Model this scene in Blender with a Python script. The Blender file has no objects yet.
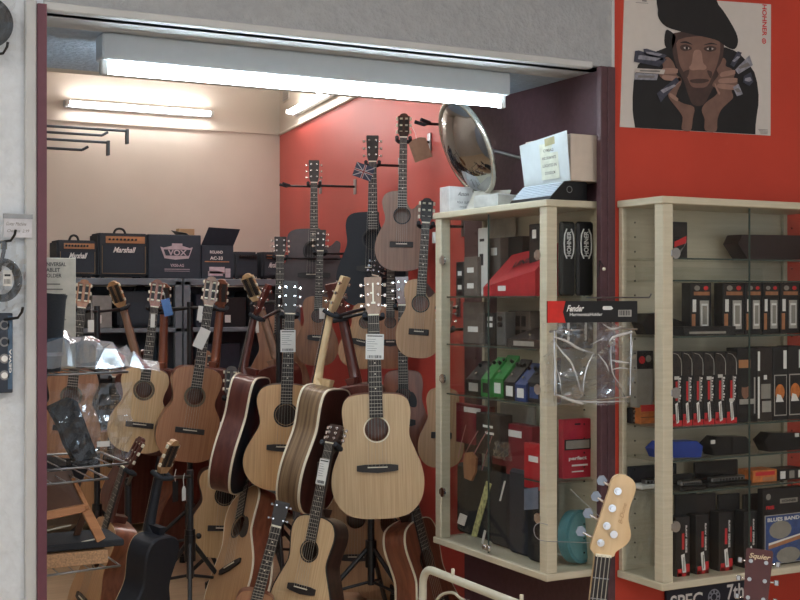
import bpy, bmesh, math, random
from mathutils import Vector, Matrix
random.seed(7)
C = bpy.context.scene.collection
SC = bpy.context.scene
PI = math.pi
# ---------------------------------------------------------------- camera frame
F = 1250.0
YAW = math.atan2(660, 1250)
HC = 1.5
FW = Vector((math.sin(YAW), math.cos(YAW), 0))
RT = Vector((math.cos(YAW), -math.sin(YAW), 0))
UP = Vector((0, 0, 1))
CAM = Vector((0, 0, HC))
def ray(px, py):
    return FW + RT*((px-400)/F) + UP*((300-py)/F)
def at(px, py, d): return CAM + ray(px, py)*d                # a point at camera distance d
def atY(px, py, Y):
    r = ray(px, py); return CAM + r*(Y/r.y)
def atX(px, py, X):
    r = ray(px, py); return CAM + r*(X/r.x)
RY0, RX0, RSL = 4.75, 2.95, 0.139                            # the red wall of the back room
def redx(Y): return RX0 + RSL*(Y-RY0)
def at_red(px, py, off=0.0):
    r = ray(px, py)
    t = (RX0-RSL*RY0)/(r.x-RSL*r.y)
    return CAM + r*t + RN*off
RN = Vector((-1, RSL, 0)).normalized()
# ---------------------------------------------------------------- materials
def lin(c):
    return tuple((x/255/12.92 if x/255 <= .04045 else ((x/255+.055)/1.055)**2.4) for x in c)
_m = {}
def nodes_of(name):
    m = bpy.data.materials.new(name); m.use_nodes = True
    nt = m.node_tree
    return m, nt, nt.nodes['Principled BSDF'], nt.nodes['Material Output']
def plain(name, col, rough=.5, metal=0, var=.12, scale=30, bump=0, coat=0, spec=.5):
    if name in _m: return _m[name]
    m, nt, b, o = nodes_of(name)
    c = lin(col)
    tc = nt.nodes.new('ShaderNodeTexCoord'); n = nt.nodes.new('ShaderNodeTexNoise')
    n.inputs['Scale'].default_value = scale; n.inputs['Detail'].default_value = 4
    nt.links.new(tc.outputs['Object'], n.inputs['Vector'])
    r = nt.nodes.new('ShaderNodeValToRGB')
    r.color_ramp.elements[0].position = .3; r.color_ramp.elements[1].position = .7
    r.color_ramp.elements[0].color = (*[x*(1-var) for x in c], 1)
    r.color_ramp.elements[1].color = (*[min(1, x*(1+var)) for x in c], 1)
    nt.links.new(n.outputs['Fac'], r.inputs['Fac']); nt.links.new(r.outputs['Color'], b.inputs['Base Color'])
    b.inputs['Roughness'].default_value = rough; b.inputs['Metallic'].default_value = metal
    b.inputs['Specular IOR Level'].default_value = spec
    if coat: b.inputs['Coat Weight'].default_value = coat; b.inputs['Coat Roughness'].default_value = .12
    if bump:
        bp = nt.nodes.new('ShaderNodeBump'); bp.inputs['Strength'].default_value = bump; bp.inputs['Distance'].default_value = .01
        nt.links.new(n.outputs['Fac'], bp.inputs['Height']); nt.links.new(bp.outputs['Normal'], b.inputs['Normal'])
    _m[name] = m; return m
def wood(name, c1, c2, sc=(70, 70, 3), rough=.4, coat=.25, contrast=(.35, .65), spec=.5):
    if name in _m: return _m[name]
    m, nt, b, o = nodes_of(name)
    tc = nt.nodes.new('ShaderNodeTexCoord'); mp = nt.nodes.new('ShaderNodeMapping'); n = nt.nodes.new('ShaderNodeTexNoise')
    mp.inputs['Scale'].default_value = sc
    n.inputs['Scale'].default_value = 1; n.inputs['Detail'].default_value = 5; n.inputs['Distortion'].default_value = .3
    nt.links.new(tc.outputs['Object'], mp.inputs['Vector']); nt.links.new(mp.outputs['Vector'], n.inputs['Vector'])
    r = nt.nodes.new('ShaderNodeValToRGB')
    r.color_ramp.elements[0].position, r.color_ramp.elements[1].position = contrast
    r.color_ramp.elements[0].color = (*lin(c1), 1); r.color_ramp.elements[1].color = (*lin(c2), 1)
    nt.links.new(n.outputs['Fac'], r.inputs['Fac']); nt.links.new(r.outputs['Color'], b.inputs['Base Color'])
    b.inputs['Roughness'].default_value = rough; b.inputs['Coat Weight'].default_value = coat; b.inputs['Coat Roughness'].default_value = .15
    b.inputs['Specular IOR Level'].default_value = spec
    _m[name] = m; return m
def glass(name, tint=(.9, .95, .93), refl=.12, rough=.0):
    if name in _m: return _m[name]
    m, nt, b, o = nodes_of(name); nt.nodes.remove(b)
    t = nt.nodes.new('ShaderNodeBsdfTransparent'); t.inputs['Color'].default_value = (*tint, 1)
    g = nt.nodes.new('ShaderNodeBsdfGlossy'); g.inputs['Roughness'].default_value = rough
    lw = nt.nodes.new('ShaderNodeLayerWeight'); lw.inputs['Blend'].default_value = .5
    pw = nt.nodes.new('ShaderNodeMath'); pw.operation = 'POWER'; pw.inputs[1].default_value = 5
    nt.links.new(lw.outputs['Facing'], pw.inputs[0])
    mm = nt.nodes.new('ShaderNodeMath'); mm.operation = 'MULTIPLY_ADD'
    mm.inputs[1].default_value = refl; mm.inputs[2].default_value = refl*.045
    nt.links.new(pw.outputs[0], mm.inputs[0])
    x = nt.nodes.new('ShaderNodeMixShader')
    nt.links.new(mm.outputs[0], x.inputs[0]); nt.links.new(t.outputs[0], x.inputs[1]); nt.links.new(g.outputs[0], x.inputs[2])
    nt.links.new(x.outputs[0], o.inputs[0])
    _m[name] = m; return m
def film(name, base=.1, edge=.75, col=(225, 228, 232), scale=22, diff=.25, bump=.9, rough=.16):
    """clear crumpled plastic"""
    if name in _m: return _m[name]
    m, nt, b, o = nodes_of(name); nt.nodes.remove(b)
    t = nt.nodes.new('ShaderNodeBsdfTransparent'); t.inputs['Color'].default_value = (.94, .95, .95, 1)
    g = nt.nodes.new('ShaderNodeBsdfGlossy'); g.inputs['Roughness'].default_value = rough; g.inputs['Color'].default_value = (.95, .97, 1, 1)
    d = nt.nodes.new('ShaderNodeBsdfDiffuse'); d.inputs['Color'].default_value = (*lin(col), 1)
    gd = nt.nodes.new('ShaderNodeMixShader'); gd.inputs[0].default_value = diff
    nt.links.new(g.outputs[0], gd.inputs[1]); nt.links.new(d.outputs[0], gd.inputs[2])
    tc = nt.nodes.new('ShaderNodeTexCoord'); n = nt.nodes.new('ShaderNodeTexVoronoi'); n.inputs['Scale'].default_value = scale
    n.feature = 'SMOOTH_F1'
    nt.links.new(tc.outputs['Object'], n.inputs['Vector'])
    bp = nt.nodes.new('ShaderNodeBump'); bp.inputs['Strength'].default_value = bump; bp.inputs['Distance'].default_value = .03
    nt.links.new(n.outputs['Distance'], bp.inputs['Height']); nt.links.new(bp.outputs['Normal'], g.inputs['Normal'])
    lw = nt.nodes.new('ShaderNodeLayerWeight'); lw.inputs['Blend'].default_value = .5
    nt.links.new(bp.outputs['Normal'], lw.inputs['Normal'])
    mm = nt.nodes.new('ShaderNodeMath'); mm.operation = 'MULTIPLY_ADD'; mm.use_clamp = True
    mm.inputs[1].default_value = edge; mm.inputs[2].default_value = base
    nt.links.new(lw.outputs['Facing'], mm.inputs[0])
    x = nt.nodes.new('ShaderNodeMixShader')
    nt.links.new(mm.outputs[0], x.inputs[0]); nt.links.new(t.outputs[0], x.inputs[1]); nt.links.new(gd.outputs[0], x.inputs[2])
    nt.links.new(x.outputs[0], o.inputs[0])
    _m[name] = m; return m
def emit(name, col, s):
    if name in _m: return _m[name]
    m, nt, b, o = nodes_of(name)
    b.inputs['Base Color'].default_value = (.9, .9, .9, 1)
    b.inputs['Emission Color'].default_value = (*col, 1); b.inputs['Emission Strength'].default_value = s
    _m[name] = m; return m
# ---------------------------------------------------------------- mesh builder
def spline(pts, n=5, closed=False):
    out = []; N = len(pts); rng = N if closed else N-1
    P = [Vector(p) for p in pts]
    for i in range(rng):
        if closed: a, b, c, d = P[(i-1) % N], P[i], P[(i+1) % N], P[(i+2) % N]
        else: a, b, c, d = P[max(i-1, 0)], P[i], P[i+1], P[min(i+2, N-1)]
        for k in range(n):
            t = k/n
            out.append(.5*((2*b)+(c-a)*t+(2*a-5*b+4*c-d)*t*t+(3*b-a-3*c+d)*t**3))
    if not closed: out.append(P[-1])
    return out
_txt = {}
def text_geo(s, bold=0.0):
    k = (s, bold)
    if k in _txt: return _txt[k]
    cu = bpy.data.curves.new('t', 'FONT'); cu.body = s; cu.size = 1; cu.offset = bold; cu.resolution_u = 3
    ob = bpy.data.objects.new('t', cu); C.objects.link(ob)
    dg = bpy.context.evaluated_depsgraph_get(); dg.update()
    me = bpy.data.meshes.new_from_object(ob.evaluated_get(dg))
    vs = [v.co.copy() for v in me.vertices]; fs = [tuple(p.vertices) for p in me.polygons]
    bpy.data.objects.remove(ob); bpy.data.curves.remove(cu); bpy.data.meshes.remove(me)
    _txt[k] = (vs, fs); return vs, fs
class MB:
    def __init__(s): s.v = []; s.f = []; s.m = []; s.s = []
    def add(s, vs, fs, mi=0, smooth=False, M=None):
        o = len(s.v)
        s.v += [(M @ Vector(p)) if M else Vector(p) for p in vs]
        for f in fs: s.f.append(tuple(i+o for i in f)); s.m.append(mi); s.s.append(smooth)
        return s
    def box(s, lo, hi, mi=0, M=None, bev=0, seg=1):
        bm = bmesh.new(); bmesh.ops.create_cube(bm, size=1)
        lo = Vector(lo); hi = Vector(hi)
        for v in bm.verts: v.co = Vector([(lo[i]+hi[i])/2+v.co[i]*(hi[i]-lo[i]) for i in range(3)])
        if bev: bmesh.ops.bevel(bm, geom=list(bm.edges), offset=bev, segments=seg, affect='EDGES')
        bm.verts.index_update()
        s.add([v.co.copy() for v in bm.verts], [tuple(v.index for v in f.verts) for f in bm.faces], mi, False, M); bm.free(); return s
    def prism(s, poly, y0, y1, mi=0, M=None, mi_front=None, smooth=False):
        """poly: (x,z) outline counter-clockwise seen from -y; extruded from y0 (front) to y1"""
        n = len(poly)
        vs = [Vector((p[0], y0, p[1])) for p in poly]+[Vector((p[0], y1, p[1])) for p in poly]
        s.add(vs, [tuple(range(n))], mi if mi_front is None else mi_front, False, M)
        s.add(vs, [tuple(range(2*n-1, n-1, -1))], mi, False, M)
        s.add(vs, [(i+n, (i+1) % n+n, (i+1) % n, i) for i in range(n)], mi, smooth, M); return s
    def poly(s, pts, mi=0, M=None): return s.add(pts, [tuple(range(len(pts)))], mi, False, M)
    def tube(s, pts, r, n=8, mi=0, closed=False, M=None, flat=None):
        P = [Vector(p) for p in pts]; N = len(P)
        rs = r if isinstance(r, (list, tuple)) else [r]*N
        vs = []; fs = []; up = None
        for i in range(N):
            if closed: t = P[(i+1) % N]-P[i-1]
            else: t = P[min(i+1, N-1)]-P[max(i-1, 0)]
            if t.length < 1e-9: t = Vector((0, 0, 1))
            t.normalize()
            if up is None:
                up = Vector((0, 0, 1)) if abs(t.z) < .9 else Vector((0, 1, 0))
            u = (up-t*up.dot(t)); u.normalize(); up = u; w = t.cross(u)
            for k in range(n):
                a = 2*PI*k/n+PI/n
                fl = flat if flat else (1, 1)
                vs.append(P[i]+u*math.sin(a)*rs[i]*fl[0]+w*math.cos(a)*rs[i]*fl[1])
        for i in range(N if closed else N-1):
            for k in range(n):
                a, b = i*n+k, i*n+(k+1) % n; j = (i+1) % N
                fs.append((a, j*n+k, j*n+(k+1) % n, b))
        s.add(vs, fs, mi, True, M)
        if not closed:
            s.add(vs[:n], [tuple(range(n))], mi, False, M); s.add(vs[-n:], [tuple(range(n-1, -1, -1))], mi, False, M)
        return s
    def cyl(s, p0, p1, r0, r1=None, n=12, mi=0, M=None):
        return s.tube([p0, p1], [r0, r0 if r1 is None else r1], n, mi, M=M)
    def ball(s, c, r, mi=0, M=None, nu=10, nv=6):
        c = Vector(c); r = r if isinstance(r, (tuple, list)) else (r, r, r)
        vs = [c+Vector((0, 0, r[2]))]; fs = []
        for j in range(1, nv):
            for i in range(nu):
                a, b = PI*j/nv, 2*PI*i/nu
                vs.append(c+Vector((math.sin(a)*math.cos(b)*r[0], math.sin(a)*math.sin(b)*r[1], math.cos(a)*r[2])))
        vs.append(c-Vector((0, 0, r[2])))
        for i in range(nu): fs.append((0, 1+i, 1+(i+1) % nu)); fs.append((len(vs)-1, len(vs)-1-nu+(i+1) % nu, len(vs)-1-nu+i))
        for j in range(nv-2):
            for i in range(nu):
                a = 1+j*nu; fs.append((a+i, a+nu+i, a+nu+(i+1) % nu, a+(i+1) % nu))
        return s.add(vs, fs, mi, True, M)
    def disc(s, c, xd, ud, r0, r1, mi=0, n=24, M=None):
        """flat ring r0..r1 in the plane xd, ud"""
        c = Vector(c); xd = Vector(xd); ud = Vector(ud)
        if r0 <= 0: return s.add([c+xd*r1*math.cos(2*PI*i/n)+ud*r1*math.sin(2*PI*i/n) for i in range(n)], [tuple(range(n))], mi, False, M)
        vs = []
        for i in range(n):
            e = xd*math.cos(2*PI*i/n)+ud*math.sin(2*PI*i/n); vs += [c+e*r0, c+e*r1]
        return s.add(vs, [(2*i, 2*i+1, (2*i+3) % (2*n), (2*i+2) % (2*n)) for i in range(n)], mi, False, M)
    def text(s, t, c, xd, ud, h, w=None, mi=0, shear=0, bold=0.0, M=None):
        vs, fs = text_geo(t, bold)
        x0 = min(v.x for v in vs); x1 = max(v.x for v in vs); y0 = min(v.y for v in vs); y1 = max(v.y for v in vs)
        sy = h/(y1-y0); sx = sy if w is None else w/(x1-x0)
        c = Vector(c); xd = Vector(xd).normalized(); ud = Vector(ud).normalized()
        out = [c+xd*((v.x-(x0+x1)/2)*sx+shear*(v.y-(y0+y1)/2)*sy)+ud*(v.y-(y0+y1)/2)*sy for v in vs]
        return s.add(out, fs, mi, False, M)
    def build(s, name, mats, parent=None, **kw):
        me = bpy.data.meshes.new(name)
        me.from_pydata([tuple(v) for v in s.v], [], s.f)
        if not isinstance(mats, (list, tuple)): mats = [mats]
        for m in mats: me.materials.append(m)
        me.polygons.foreach_set('material_index', s.m); me.polygons.foreach_set('use_smooth', s.s); me.update()
        o = bpy.data.objects.new(name, me); C.objects.link(o)
        if parent: o.parent = parent
        for k, v in kw.items(): o[k] = v
        return o
def tag(o, label, cat, group=None):
    o['label'] = label; o['category'] = cat
    if group: o['group'] = group
    return o
def thing(name, label, cat, M=None, group=None):
    o = bpy.data.objects.new(name, None); C.objects.link(o); o.empty_display_size = .05
    if M is not None: o.matrix_world = M if isinstance(M, Matrix) else Matrix.Translation(M)
    return tag(o, label, cat, group)
def frame(origin, x, y, z):
    return Matrix(((x[0], y[0], z[0], origin[0]), (x[1], y[1], z[1], origin[1]), (x[2], y[2], z[2], origin[2]), (0, 0, 0, 1)))
def structure(name, mb, mats):
    return mb.build(name, mats, kind='structure')
def one(name, mb, mats, label, cat, group=None):
    """a thing that is one mesh: origin moved to the base centre of its geometry"""
    lo = Vector([min(v[i] for v in mb.v) for i in range(3)]); hi = Vector([max(v[i] for v in mb.v) for i in range(3)])
    c = Vector(((lo.x+hi.x)/2, (lo.y+hi.y)/2, lo.z)); mb.v = [v-c for v in mb.v]
    o = mb.build(name, mats); o.location = c
    return tag(o, label, cat, group)
# palette
white_paint = plain('white_paint', (196, 198, 198), .6, var=.05, scale=9, bump=.25)
edge_glass = plain('dark_glass_edge', (70, 82, 76), .25)
rough_plaster = plain('rough_plaster', (162, 165, 168), .75, var=.07, scale=38, bump=.9)
cream_paint = plain('cream_paint', (208, 199, 186), .7, var=.03, scale=4)
red_paint = plain('red_paint', (190, 68, 52), .5, var=.06, scale=3, spec=.3)
red_back = plain('glare_red_paint', (184, 74, 66), .42, var=.05, scale=3)  # paler red: the glare on this wall is put into its colour
plum = plain('plum_paint', (82, 54, 60), .55, var=.12, scale=40, bump=.15)
maroon_trim = plain('maroon_trim', (98, 52, 66), .5, var=.05)
beige_board = wood('pale_maple_board', (198, 190, 166), (208, 200, 178), sc=(6, 6, 90), rough=.45, coat=.1)
chrome = plain('chrome', (220, 220, 222), .14, 1, var=.02)
steel = plain('steel', (150, 152, 155), .3, 1, var=.05)
black_metal = plain('black_metal', (30, 31, 34), .4, var=.1)
black_plastic = plain('black_plastic', (18, 18, 20), .35, var=.1)
black_cloth = plain('black_cloth', (40, 43, 49), .9, var=.25, scale=300, bump=.2)
tolex = plain('black_vinyl', (46, 52, 60), .65, var=.2, scale=400, bump=.2)
grille = plain('grille_cloth', (54, 62, 72), .9, var=.35, scale=600)
white_card = plain('white_card', (214, 214, 210), .6, var=.03)
print_black = plain('black_print', (24, 24, 26), .5, var=.05)
print_white = plain('white_print', (236, 236, 234), .5, var=.03)
print_red = plain('red_print', (206, 44, 50), .5, var=.05)
print_gold = plain('gold_print', (184, 130, 88), .4, var=.08)
kraft = plain('kraft_board', (176, 148, 112), .75, var=.06)
pane_mat = glass('clear_glass', (.965, .97, .962), .5)
shelf_glass = glass('shelf_glass', (.95, .96, .95), .6)
bag_film = film('clear_bag_film', base=.05, edge=.5, diff=.12, bump=.3, scale=14, rough=.10)
dark_bag_film = film('thin_sleeve_film', base=.02, edge=.3, diff=.12, bump=.4, scale=12)
ivory = plain('ivory_plastic', (226, 220, 200), .4, var=.04)
grey_metal = plain('grey_shelf_metal', (112, 122, 132), .5, var=.08, scale=6)
# ---------------------------------------------------------------- the setting
YF = 3.70; XL = 0.78; XR = 2.83; HS = 2.355; YE = 4.75; YB = 8.42; HCEIL = 3.2; HL = 2.70
structure('floor', MB().box((-3, -3, -.05), (6, 9, 0)), wood('floor_planks', (190, 164, 132), (206, 180, 148), sc=(3, 26, 3), rough=.4, coat=.1))
structure('ceiling', MB().box((-3, -3, HCEIL), (6, 9, HCEIL+.05)), cream_paint)
structure('wall_left', MB().box((-3, YF, 0), (XL, YF+.12, HCEIL)), plain('daylit_plaster', (214, 220, 226), .7, var=.05, scale=38, bump=.6))  # brighter, cooler plaster colour stands in for daylight on this wall
structure('wall_front', MB().box((XL, YF, HS), (XR, YF+.12, HCEIL)), rough_plaster)           # over the opening
structure('wall_right', MB().box((2.842, YF, 0), (5.5, YF+.1, HCEIL)), red_paint)
structure('wall_passage', MB().box((XR, YF+.1, 0), (XR+.16, YE, HS+.3)).box((XR, YF+.02, 0), (XR+.035, YF+.1, HS+.3)), plum)
structure('wall_back', MB().box((-.2, YB, 0), (4.2, YB+.1, HCEIL)), cream_paint)
w = MB()
for z0, z1, mi in ((0, HL, 0), (HL, HCEIL, 1)):
    a = Vector((redx(RY0), RY0, z0)); b = Vector((redx(YB+.1), YB+.1, z0)); t = RN*-.08; u = Vector((0, 0, z1-z0))
    w.add([a, b, b+t, a+t, a+u, b+u, b+t+u, a+t+u], [(0, 1, 2, 3), (4, 7, 6, 5), (0, 4, 5, 1), (1, 5, 6, 2), (2, 6, 7, 3), (3, 7, 4, 0)], mi)
structure('wall_side', w, [red_back, cream_paint])
structure('wall_shop_left', MB().box((-3, -3, 0), (-2.9, YF, HCEIL)), white_paint)
structure('wall_shop_right', MB().box((5.4, -3, 0), (5.5, YF, HCEIL)), plain('shop_wall', (150, 146, 140), .7))
structure('wall_rear_left', MB().box((-.3, YF, 0), (-.2, YB+.1, HCEIL)), cream_paint)
# soffit over the passage: smooth board in front, rough plaster behind
structure('trim_1', MB().box((XL, YF-.012, HS-.012), (XR-.09, YF+.03, HS+.012), bev=.003), white_paint)
structure('trim_2', MB().box((XL, YF+.03, HS), (XR, YF+.27, HS+.05)), white_paint)
structure('trim_3', MB().box((XL, YF+.27, HS), (XR, YE-.08, HS+.05)), plain('soffit_plaster', (176, 192, 208), .7, var=.1, scale=45, bump=1.0))
structure('wall_bulkhead', MB().box((-.2, YE-.08, HS), (XR, YE, HCEIL)), cream_paint)
structure('trim_4', MB().box((atY(35.5, 300, YF).x, YF-.03, 0), (XL+.004, YF, HS+.0)), maroon_trim)
structure('trim_5', MB().box((atY(24, 300, YF).x, YF-.022, 0), (atY(35.5, 300, YF).x, YF, HS+.01), bev=.003), white_paint)
structure('trim_6', MB().box((2.779, YF-.008, 0), (2.808, YF+.02, HS), bev=.002).box((2.808, YF-.012, 0), (2.842, YF+.02, HS), bev=.002), plum)
structure('trim_7', MB().box((-.2, YB-.012, HL-.006), (redx(YB), YB, HL+.012)), cream_paint)
w = MB(); a = Vector((redx(RY0), RY0, HL)); b = Vector((redx(YB), YB, HL))
w.tube([a+RN*.004, b+RN*.004], .012, 6); structure('trim_8', w, cream_paint)
structure('wall_jamb_left', MB().box((XL-.12, YF+.12, 0), (XL, YE-.08, HCEIL)), rough_plaster)
structure('trim_9', MB().box((XR, YF-.006, HS), (2.842, YF, HCEIL)), white_paint)
# ventilation grille high on the side wall
p = at_red(287, 94, .004)
w = MB(); tx = Vector((RSL, 1, 0)).normalized()
M = frame(p, tx, RN, UP)
w.box((-.08, -.003, -.05), (.08, .006, .05), 0, M)
for i in range(5): w.box((-.07, .006, -.042+i*.018), (.07, .009, -.034+i*.018), 1, M)
one('wall_vent', w, [cream_paint, steel], 'small slatted vent grille high on the side wall near the corner', 'vent')
# ---------------------------------------------------------------- lamps
def batten(name, label, c, xd, nd, L, em, hb=.05, wb=.06, drop=True, r=.014):
    """fluorescent batten: c = centre of mounting face, xd = along, nd = out of the mounting face"""
    xd = Vector(xd).normalized(); nd = Vector(nd).normalized(); z = xd.cross(nd)
    t = thing(name, label, 'lamp', frame(c, xd, z, nd))      # local: x along, z out of the surface
    MB().box((-L/2-.02, -wb/2, .001), (L/2+.02, wb/2, hb), bev=.006).build('housing', plain('lamp_housing', (206, 214, 220), .4, var=.02), t)
    for s in (-1, 1):
        MB().box((s*(L/2+.005)-.012, -.016, hb-.01), (s*(L/2+.005)+.012, .016, hb+.045), bev=.004).build('end_holder', white_card, t)
    MB().tube([(-L/2+.01, 0, hb+.022), (L/2-.01, 0, hb+.022)], r, 12).build('tube', em, t)
    return t
zl = 3.95
pa = at(112, 50, zl); pb = pa+Vector((1.5, 0, 0))
cx = (pa.x+pb.x)/2
batten('fluorescent_lamp', 'long fluorescent batten under the soffit at the front of the opening', (cx, 4.0, HS-.001), (1, 0, 0), (0, 0, -1), 1.5, emit('front_tube', (.74, .90, 1.0), 36), hb=.085, wb=.09, r=.019)
pa = atY(66, 104, YB); pb = atY(208, 114.5, YB)
batten('fluorescent_lamp', 'fluorescent tube on the cream back wall above the amplifiers', ((pa.x+pb.x)/2, YB-.001, (pa.z+pb.z)/2), (1, 0, 0), (0, -1, 0), pb.x-pa.x, emit('warm_tube', (1, .95, .93), 36), hb=.04, wb=.05)
pa = at_red(297, 103); pa.z = 2.79; d_ = Vector((-RSL, -1, 0)).normalized()
batten('fluorescent_lamp', 'fluorescent tube on the side wall above the red paint', pa+d_*.62+RN*.001, d_, RN, 1.2, emit('side_tube', (1, .9, .86), 30), hb=.04, wb=.05)
# shop lamps on the ceiling over the camera side
for i, (x, y) in enumerate(((.2, .6), (2.4, .9), (-1.4, 1.6))):
    batten('unseen_ceiling_lamp', ('ceiling batten above the middle of the shop', 'ceiling batten above the right side of the shop', 'ceiling batten above the left side of the shop')[i],
           (x, y, HCEIL-.001), (0, 1, 0), (0, 0, -1), 1.5, emit('shop_tube', (1, .98, .96), 80), r=.02)
for i, (x, y) in enumerate(((.9, 5.6), (2.2, 5.9))):  # unseen battens added to lift the shadows in the back room
    batten('unseen_ceiling_lamp', ('unseen fill batten added over the left of the back room', 'unseen fill batten added over the right of the back room')[i],
           (x, y, HCEIL-.001), (0, 1, 0), (0, 0, -1), 1.2, emit('room_fill_tube', (1, .95, .93), 45), r=.02)
# ---------------------------------------------------------------- metal shelving and amplifiers at the back
SY = 7.86; ST = 1.64
def shelving(x0, x1, label):
    t = thing('shelving_unit', label, 'shelves', (x0, SY, 0), group=None); W = x1-x0; D = .42
    for sx in (0, W-.045):
        for sy in (0, D-.04): MB().box((sx, sy, 0), (sx+.045, sy+.04, ST-.02)).build('post', grey_metal, t)
    for h in (ST-.045, 1.29, 1.0, .65, .2): MB().box((0, 0, h), (W, D, h+.045 if h > 1.5 else h+.03), bev=.004).build('shelf_board', grey_metal, t)
    MB().box((0.01, D-.01, .1), (W-.01, D, ST-.05)).build('back_panel', plain('shelf_back', (88, 97, 106), .6), t)
    return t
xs = [atY(p, 300, SY).x for p in (20, 183, 301)]
shelving(xs[0], xs[1]-.006, 'grey metal shelving unit under the combo amplifiers and white box logo carton')
shelving(xs[1]+.006, xs[2], 'grey metal shelving unit under the open carton, nearer the red wall')
def amp(x0, x1, y0, y1, label, Y=SY+.04, D=.22, panel=None, logo=None, handle=True, name='guitar_amplifier', stand=ST, piping=False):
    a = atY(x0, y1, Y); b = atY(x1, y0, Y); W = b.x-a.x; H = b.z-a.z
    t = thing(name, label, 'amplifier', (a.x, Y, stand))
    MB().box((0, 0, 0.008), (W, D, H), bev=.012, seg=2).build('cabinet', tolex, t)
    for sx in (.04, W-.04):
        for sy in (.04, D-.04): MB().cyl((sx, sy, 0), (sx, sy, .012), .012, n=8).build('foot', black_plastic, t)
    pz = H*.82
    if panel:
        q = MB().box((W*.09+.02, -.006, pz-.012), (W*.93, 0, H-.02), 0)
        for k in range(8):
            q.cyl((W*.22+k*W*.075, -.018, (pz+H-.03)/2), (W*.22+k*W*.075, -.006, (pz+H-.03)/2), .007, n=8, mi=1)
        q.build('control_panel', [panel, print_black], t)
    g = MB().box((W*.06+.01, -.004, .03), (W*.94, .001, pz-.03), 0)
    if piping:
        for (p, q_) in (((W*.08, .03), (W*.94, .03)), ((W*.94, .03), (W*.94, pz-.03)), ((W*.08, .03), (W*.08, pz-.03))):
            g.tube([(p[0], -.005, p[1]), (q_[0], -.005, q_[1])], .002, 4, 1)
    g.build('speaker_grille', [grille, plain('gold_piping', (150, 130, 96), .5)], t)
    if logo: MB().text(logo, (W*.52, -.008, pz-.055), (1, 0, 0), (0, 0, 1), .036, W*.42, 0, shear=.35, bold=.03).build('logo', print_white, t)
    if handle: MB().tube(spline([(W*.38, D*.4, H-.002), (W*.42, D*.4, H+.025), (W*.5, D*.4, H+.034), (W*.58, D*.4, H+.025), (W*.62, D*.4, H-.002)], 4), .006, 6, flat=(.6, 1.4)).build('handle', black_plastic, t)
    return t
amp(57, 97, 241, 278, 'small black combo amplifier with copper panel, leftmost on the shelving', panel=print_gold, logo='Marshall', piping=True)
amp(98, 148, 234, 278, 'larger black combo amplifier with copper panel and carrying handle on the shelving', panel=print_gold, logo='Marshall', piping=True)
amp(234, 258, 252, 279, 'plain small black amplifier right of the open carton on the shelving', panel=print_black, handle=False)
# stacked mini amp in front of the red wall
t = amp(262, 284, 252, 279, 'tiny two-tier black amplifier stack against the red wall corner', panel=print_gold, logo='Marshall', handle=False, D=.14)
amp(118, 171, 296, 333, 'black amplifier standing inside the shelving behind the guitar heads', handle=True, D=.25, stand=1.32, Y=SY+.05)
# printed carton with the crest logo
a = atY(148.5, 279, SY+.03); b = atY(201, 236, SY+.03); W = b.x-a.x; H = b.z-a.z
t = thing('amplifier_carton', 'black carton printed with a white crest logo between amplifier and open carton', 'box', (a.x, SY+.03, ST))
navy = plain('navy_card', (48, 58, 70), .6, var=.08)
MB().box((0, 0, 0), (W, .3, H), bev=.004).build('carton_body', navy, t)
q = MB(); e = -.002
q.poly([(W*.22, e, H*.72), (W*.3, e, H*.46), (W*.5, e, H*.43), (W*.76, e, H*.46), (W*.84, e, H*.72), (W*.78, e, H*.70), (W*.64, e, H*.745), (W*.64, e, H*.8), (W*.44, e, H*.8), (W*.44, e, H*.745), (W*.28, e, H*.70)], 0)
q.poly([(W*.28, 2*e, H*.66), (W*.32, 2*e, H*.52), (W*.76, 2*e, H*.52), (W*.80, 2*e, H*.66)], 1)
q.text('VOX', (W*.54, 3*e, H*.59), (1, 0, 0), (0, 0, 1), H*.13, W*.36, 0, bold=.03)
q.text('VX50-AG', (W*.54, e, H*.30), (1, 0, 0), (0, 0, 1), H*.07, W*.26, 0, bold=.03)
q.box((W*.3, e, H*.205), (W*.78, 0, H*.22), 0); q.box((W*.3, e, H*.165), (W*.78, 0, H*.175), 0)
q.build('logo_print', [plain('pale_print', (196, 182, 190), .6), navy], t)
# open carton
a = atY(201.5, 279, SY+.05); b = atY(233.5, 246, SY+.05); W = b.x-a.x; H = b.z-a.z
t = thing('open_carton', 'open dark carton with raised flap right of the crest logo carton', 'box', (a.x, SY+.05, ST))
MB().box((0, 0, 0), (W, .3, H), bev=.003).build('carton_body', navy, t)
hh = atY(210, 229, SY+.05).z-ST
MB().add([(-.0, .004, H), (W, .004, H), (W+.025, -.06, hh), (.03, -.06, hh+.008), (0, .008, H), (W, .008, H), (W+.025, -.055, hh), (.03, -.055, hh+.008)],
         [(0, 1, 2, 3), (7, 6, 5, 4), (0, 4, 5, 1), (1, 5, 6, 2), (2, 6, 7, 3), (3, 7, 4, 0)]).build('flap', navy, t)
MB().add([(0, .01, H), (0, .28, H), (-.12, .28, hh-.0), (-.10, .02, hh-.03), (0.004, .01, H), (0.004, .28, H), (-.116, .28, hh), (-.096, .02, hh-.03)],
         [(0, 1, 2, 3), (7, 6, 5, 4), (0, 4, 5, 1), (1, 5, 6, 2), (2, 6, 7, 3), (3, 7, 4, 0)]).build('flap', plain('carton_grey', (104, 108, 112), .6), t)
q = MB()
q.text('ROLAND', (W*.46, e, H*.80), (1, 0, 0), (0, 0, 1), H*.09, W*.4, 0, bold=.03)
q.text('AC-33', (W*.46, e, H*.62), (1, 0, 0), (0, 0, 1), H*.10, W*.4, 0, bold=.03)
q.box((W*.1, e, H*.5), (W*.86, 0, H*.53), 1)
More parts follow.
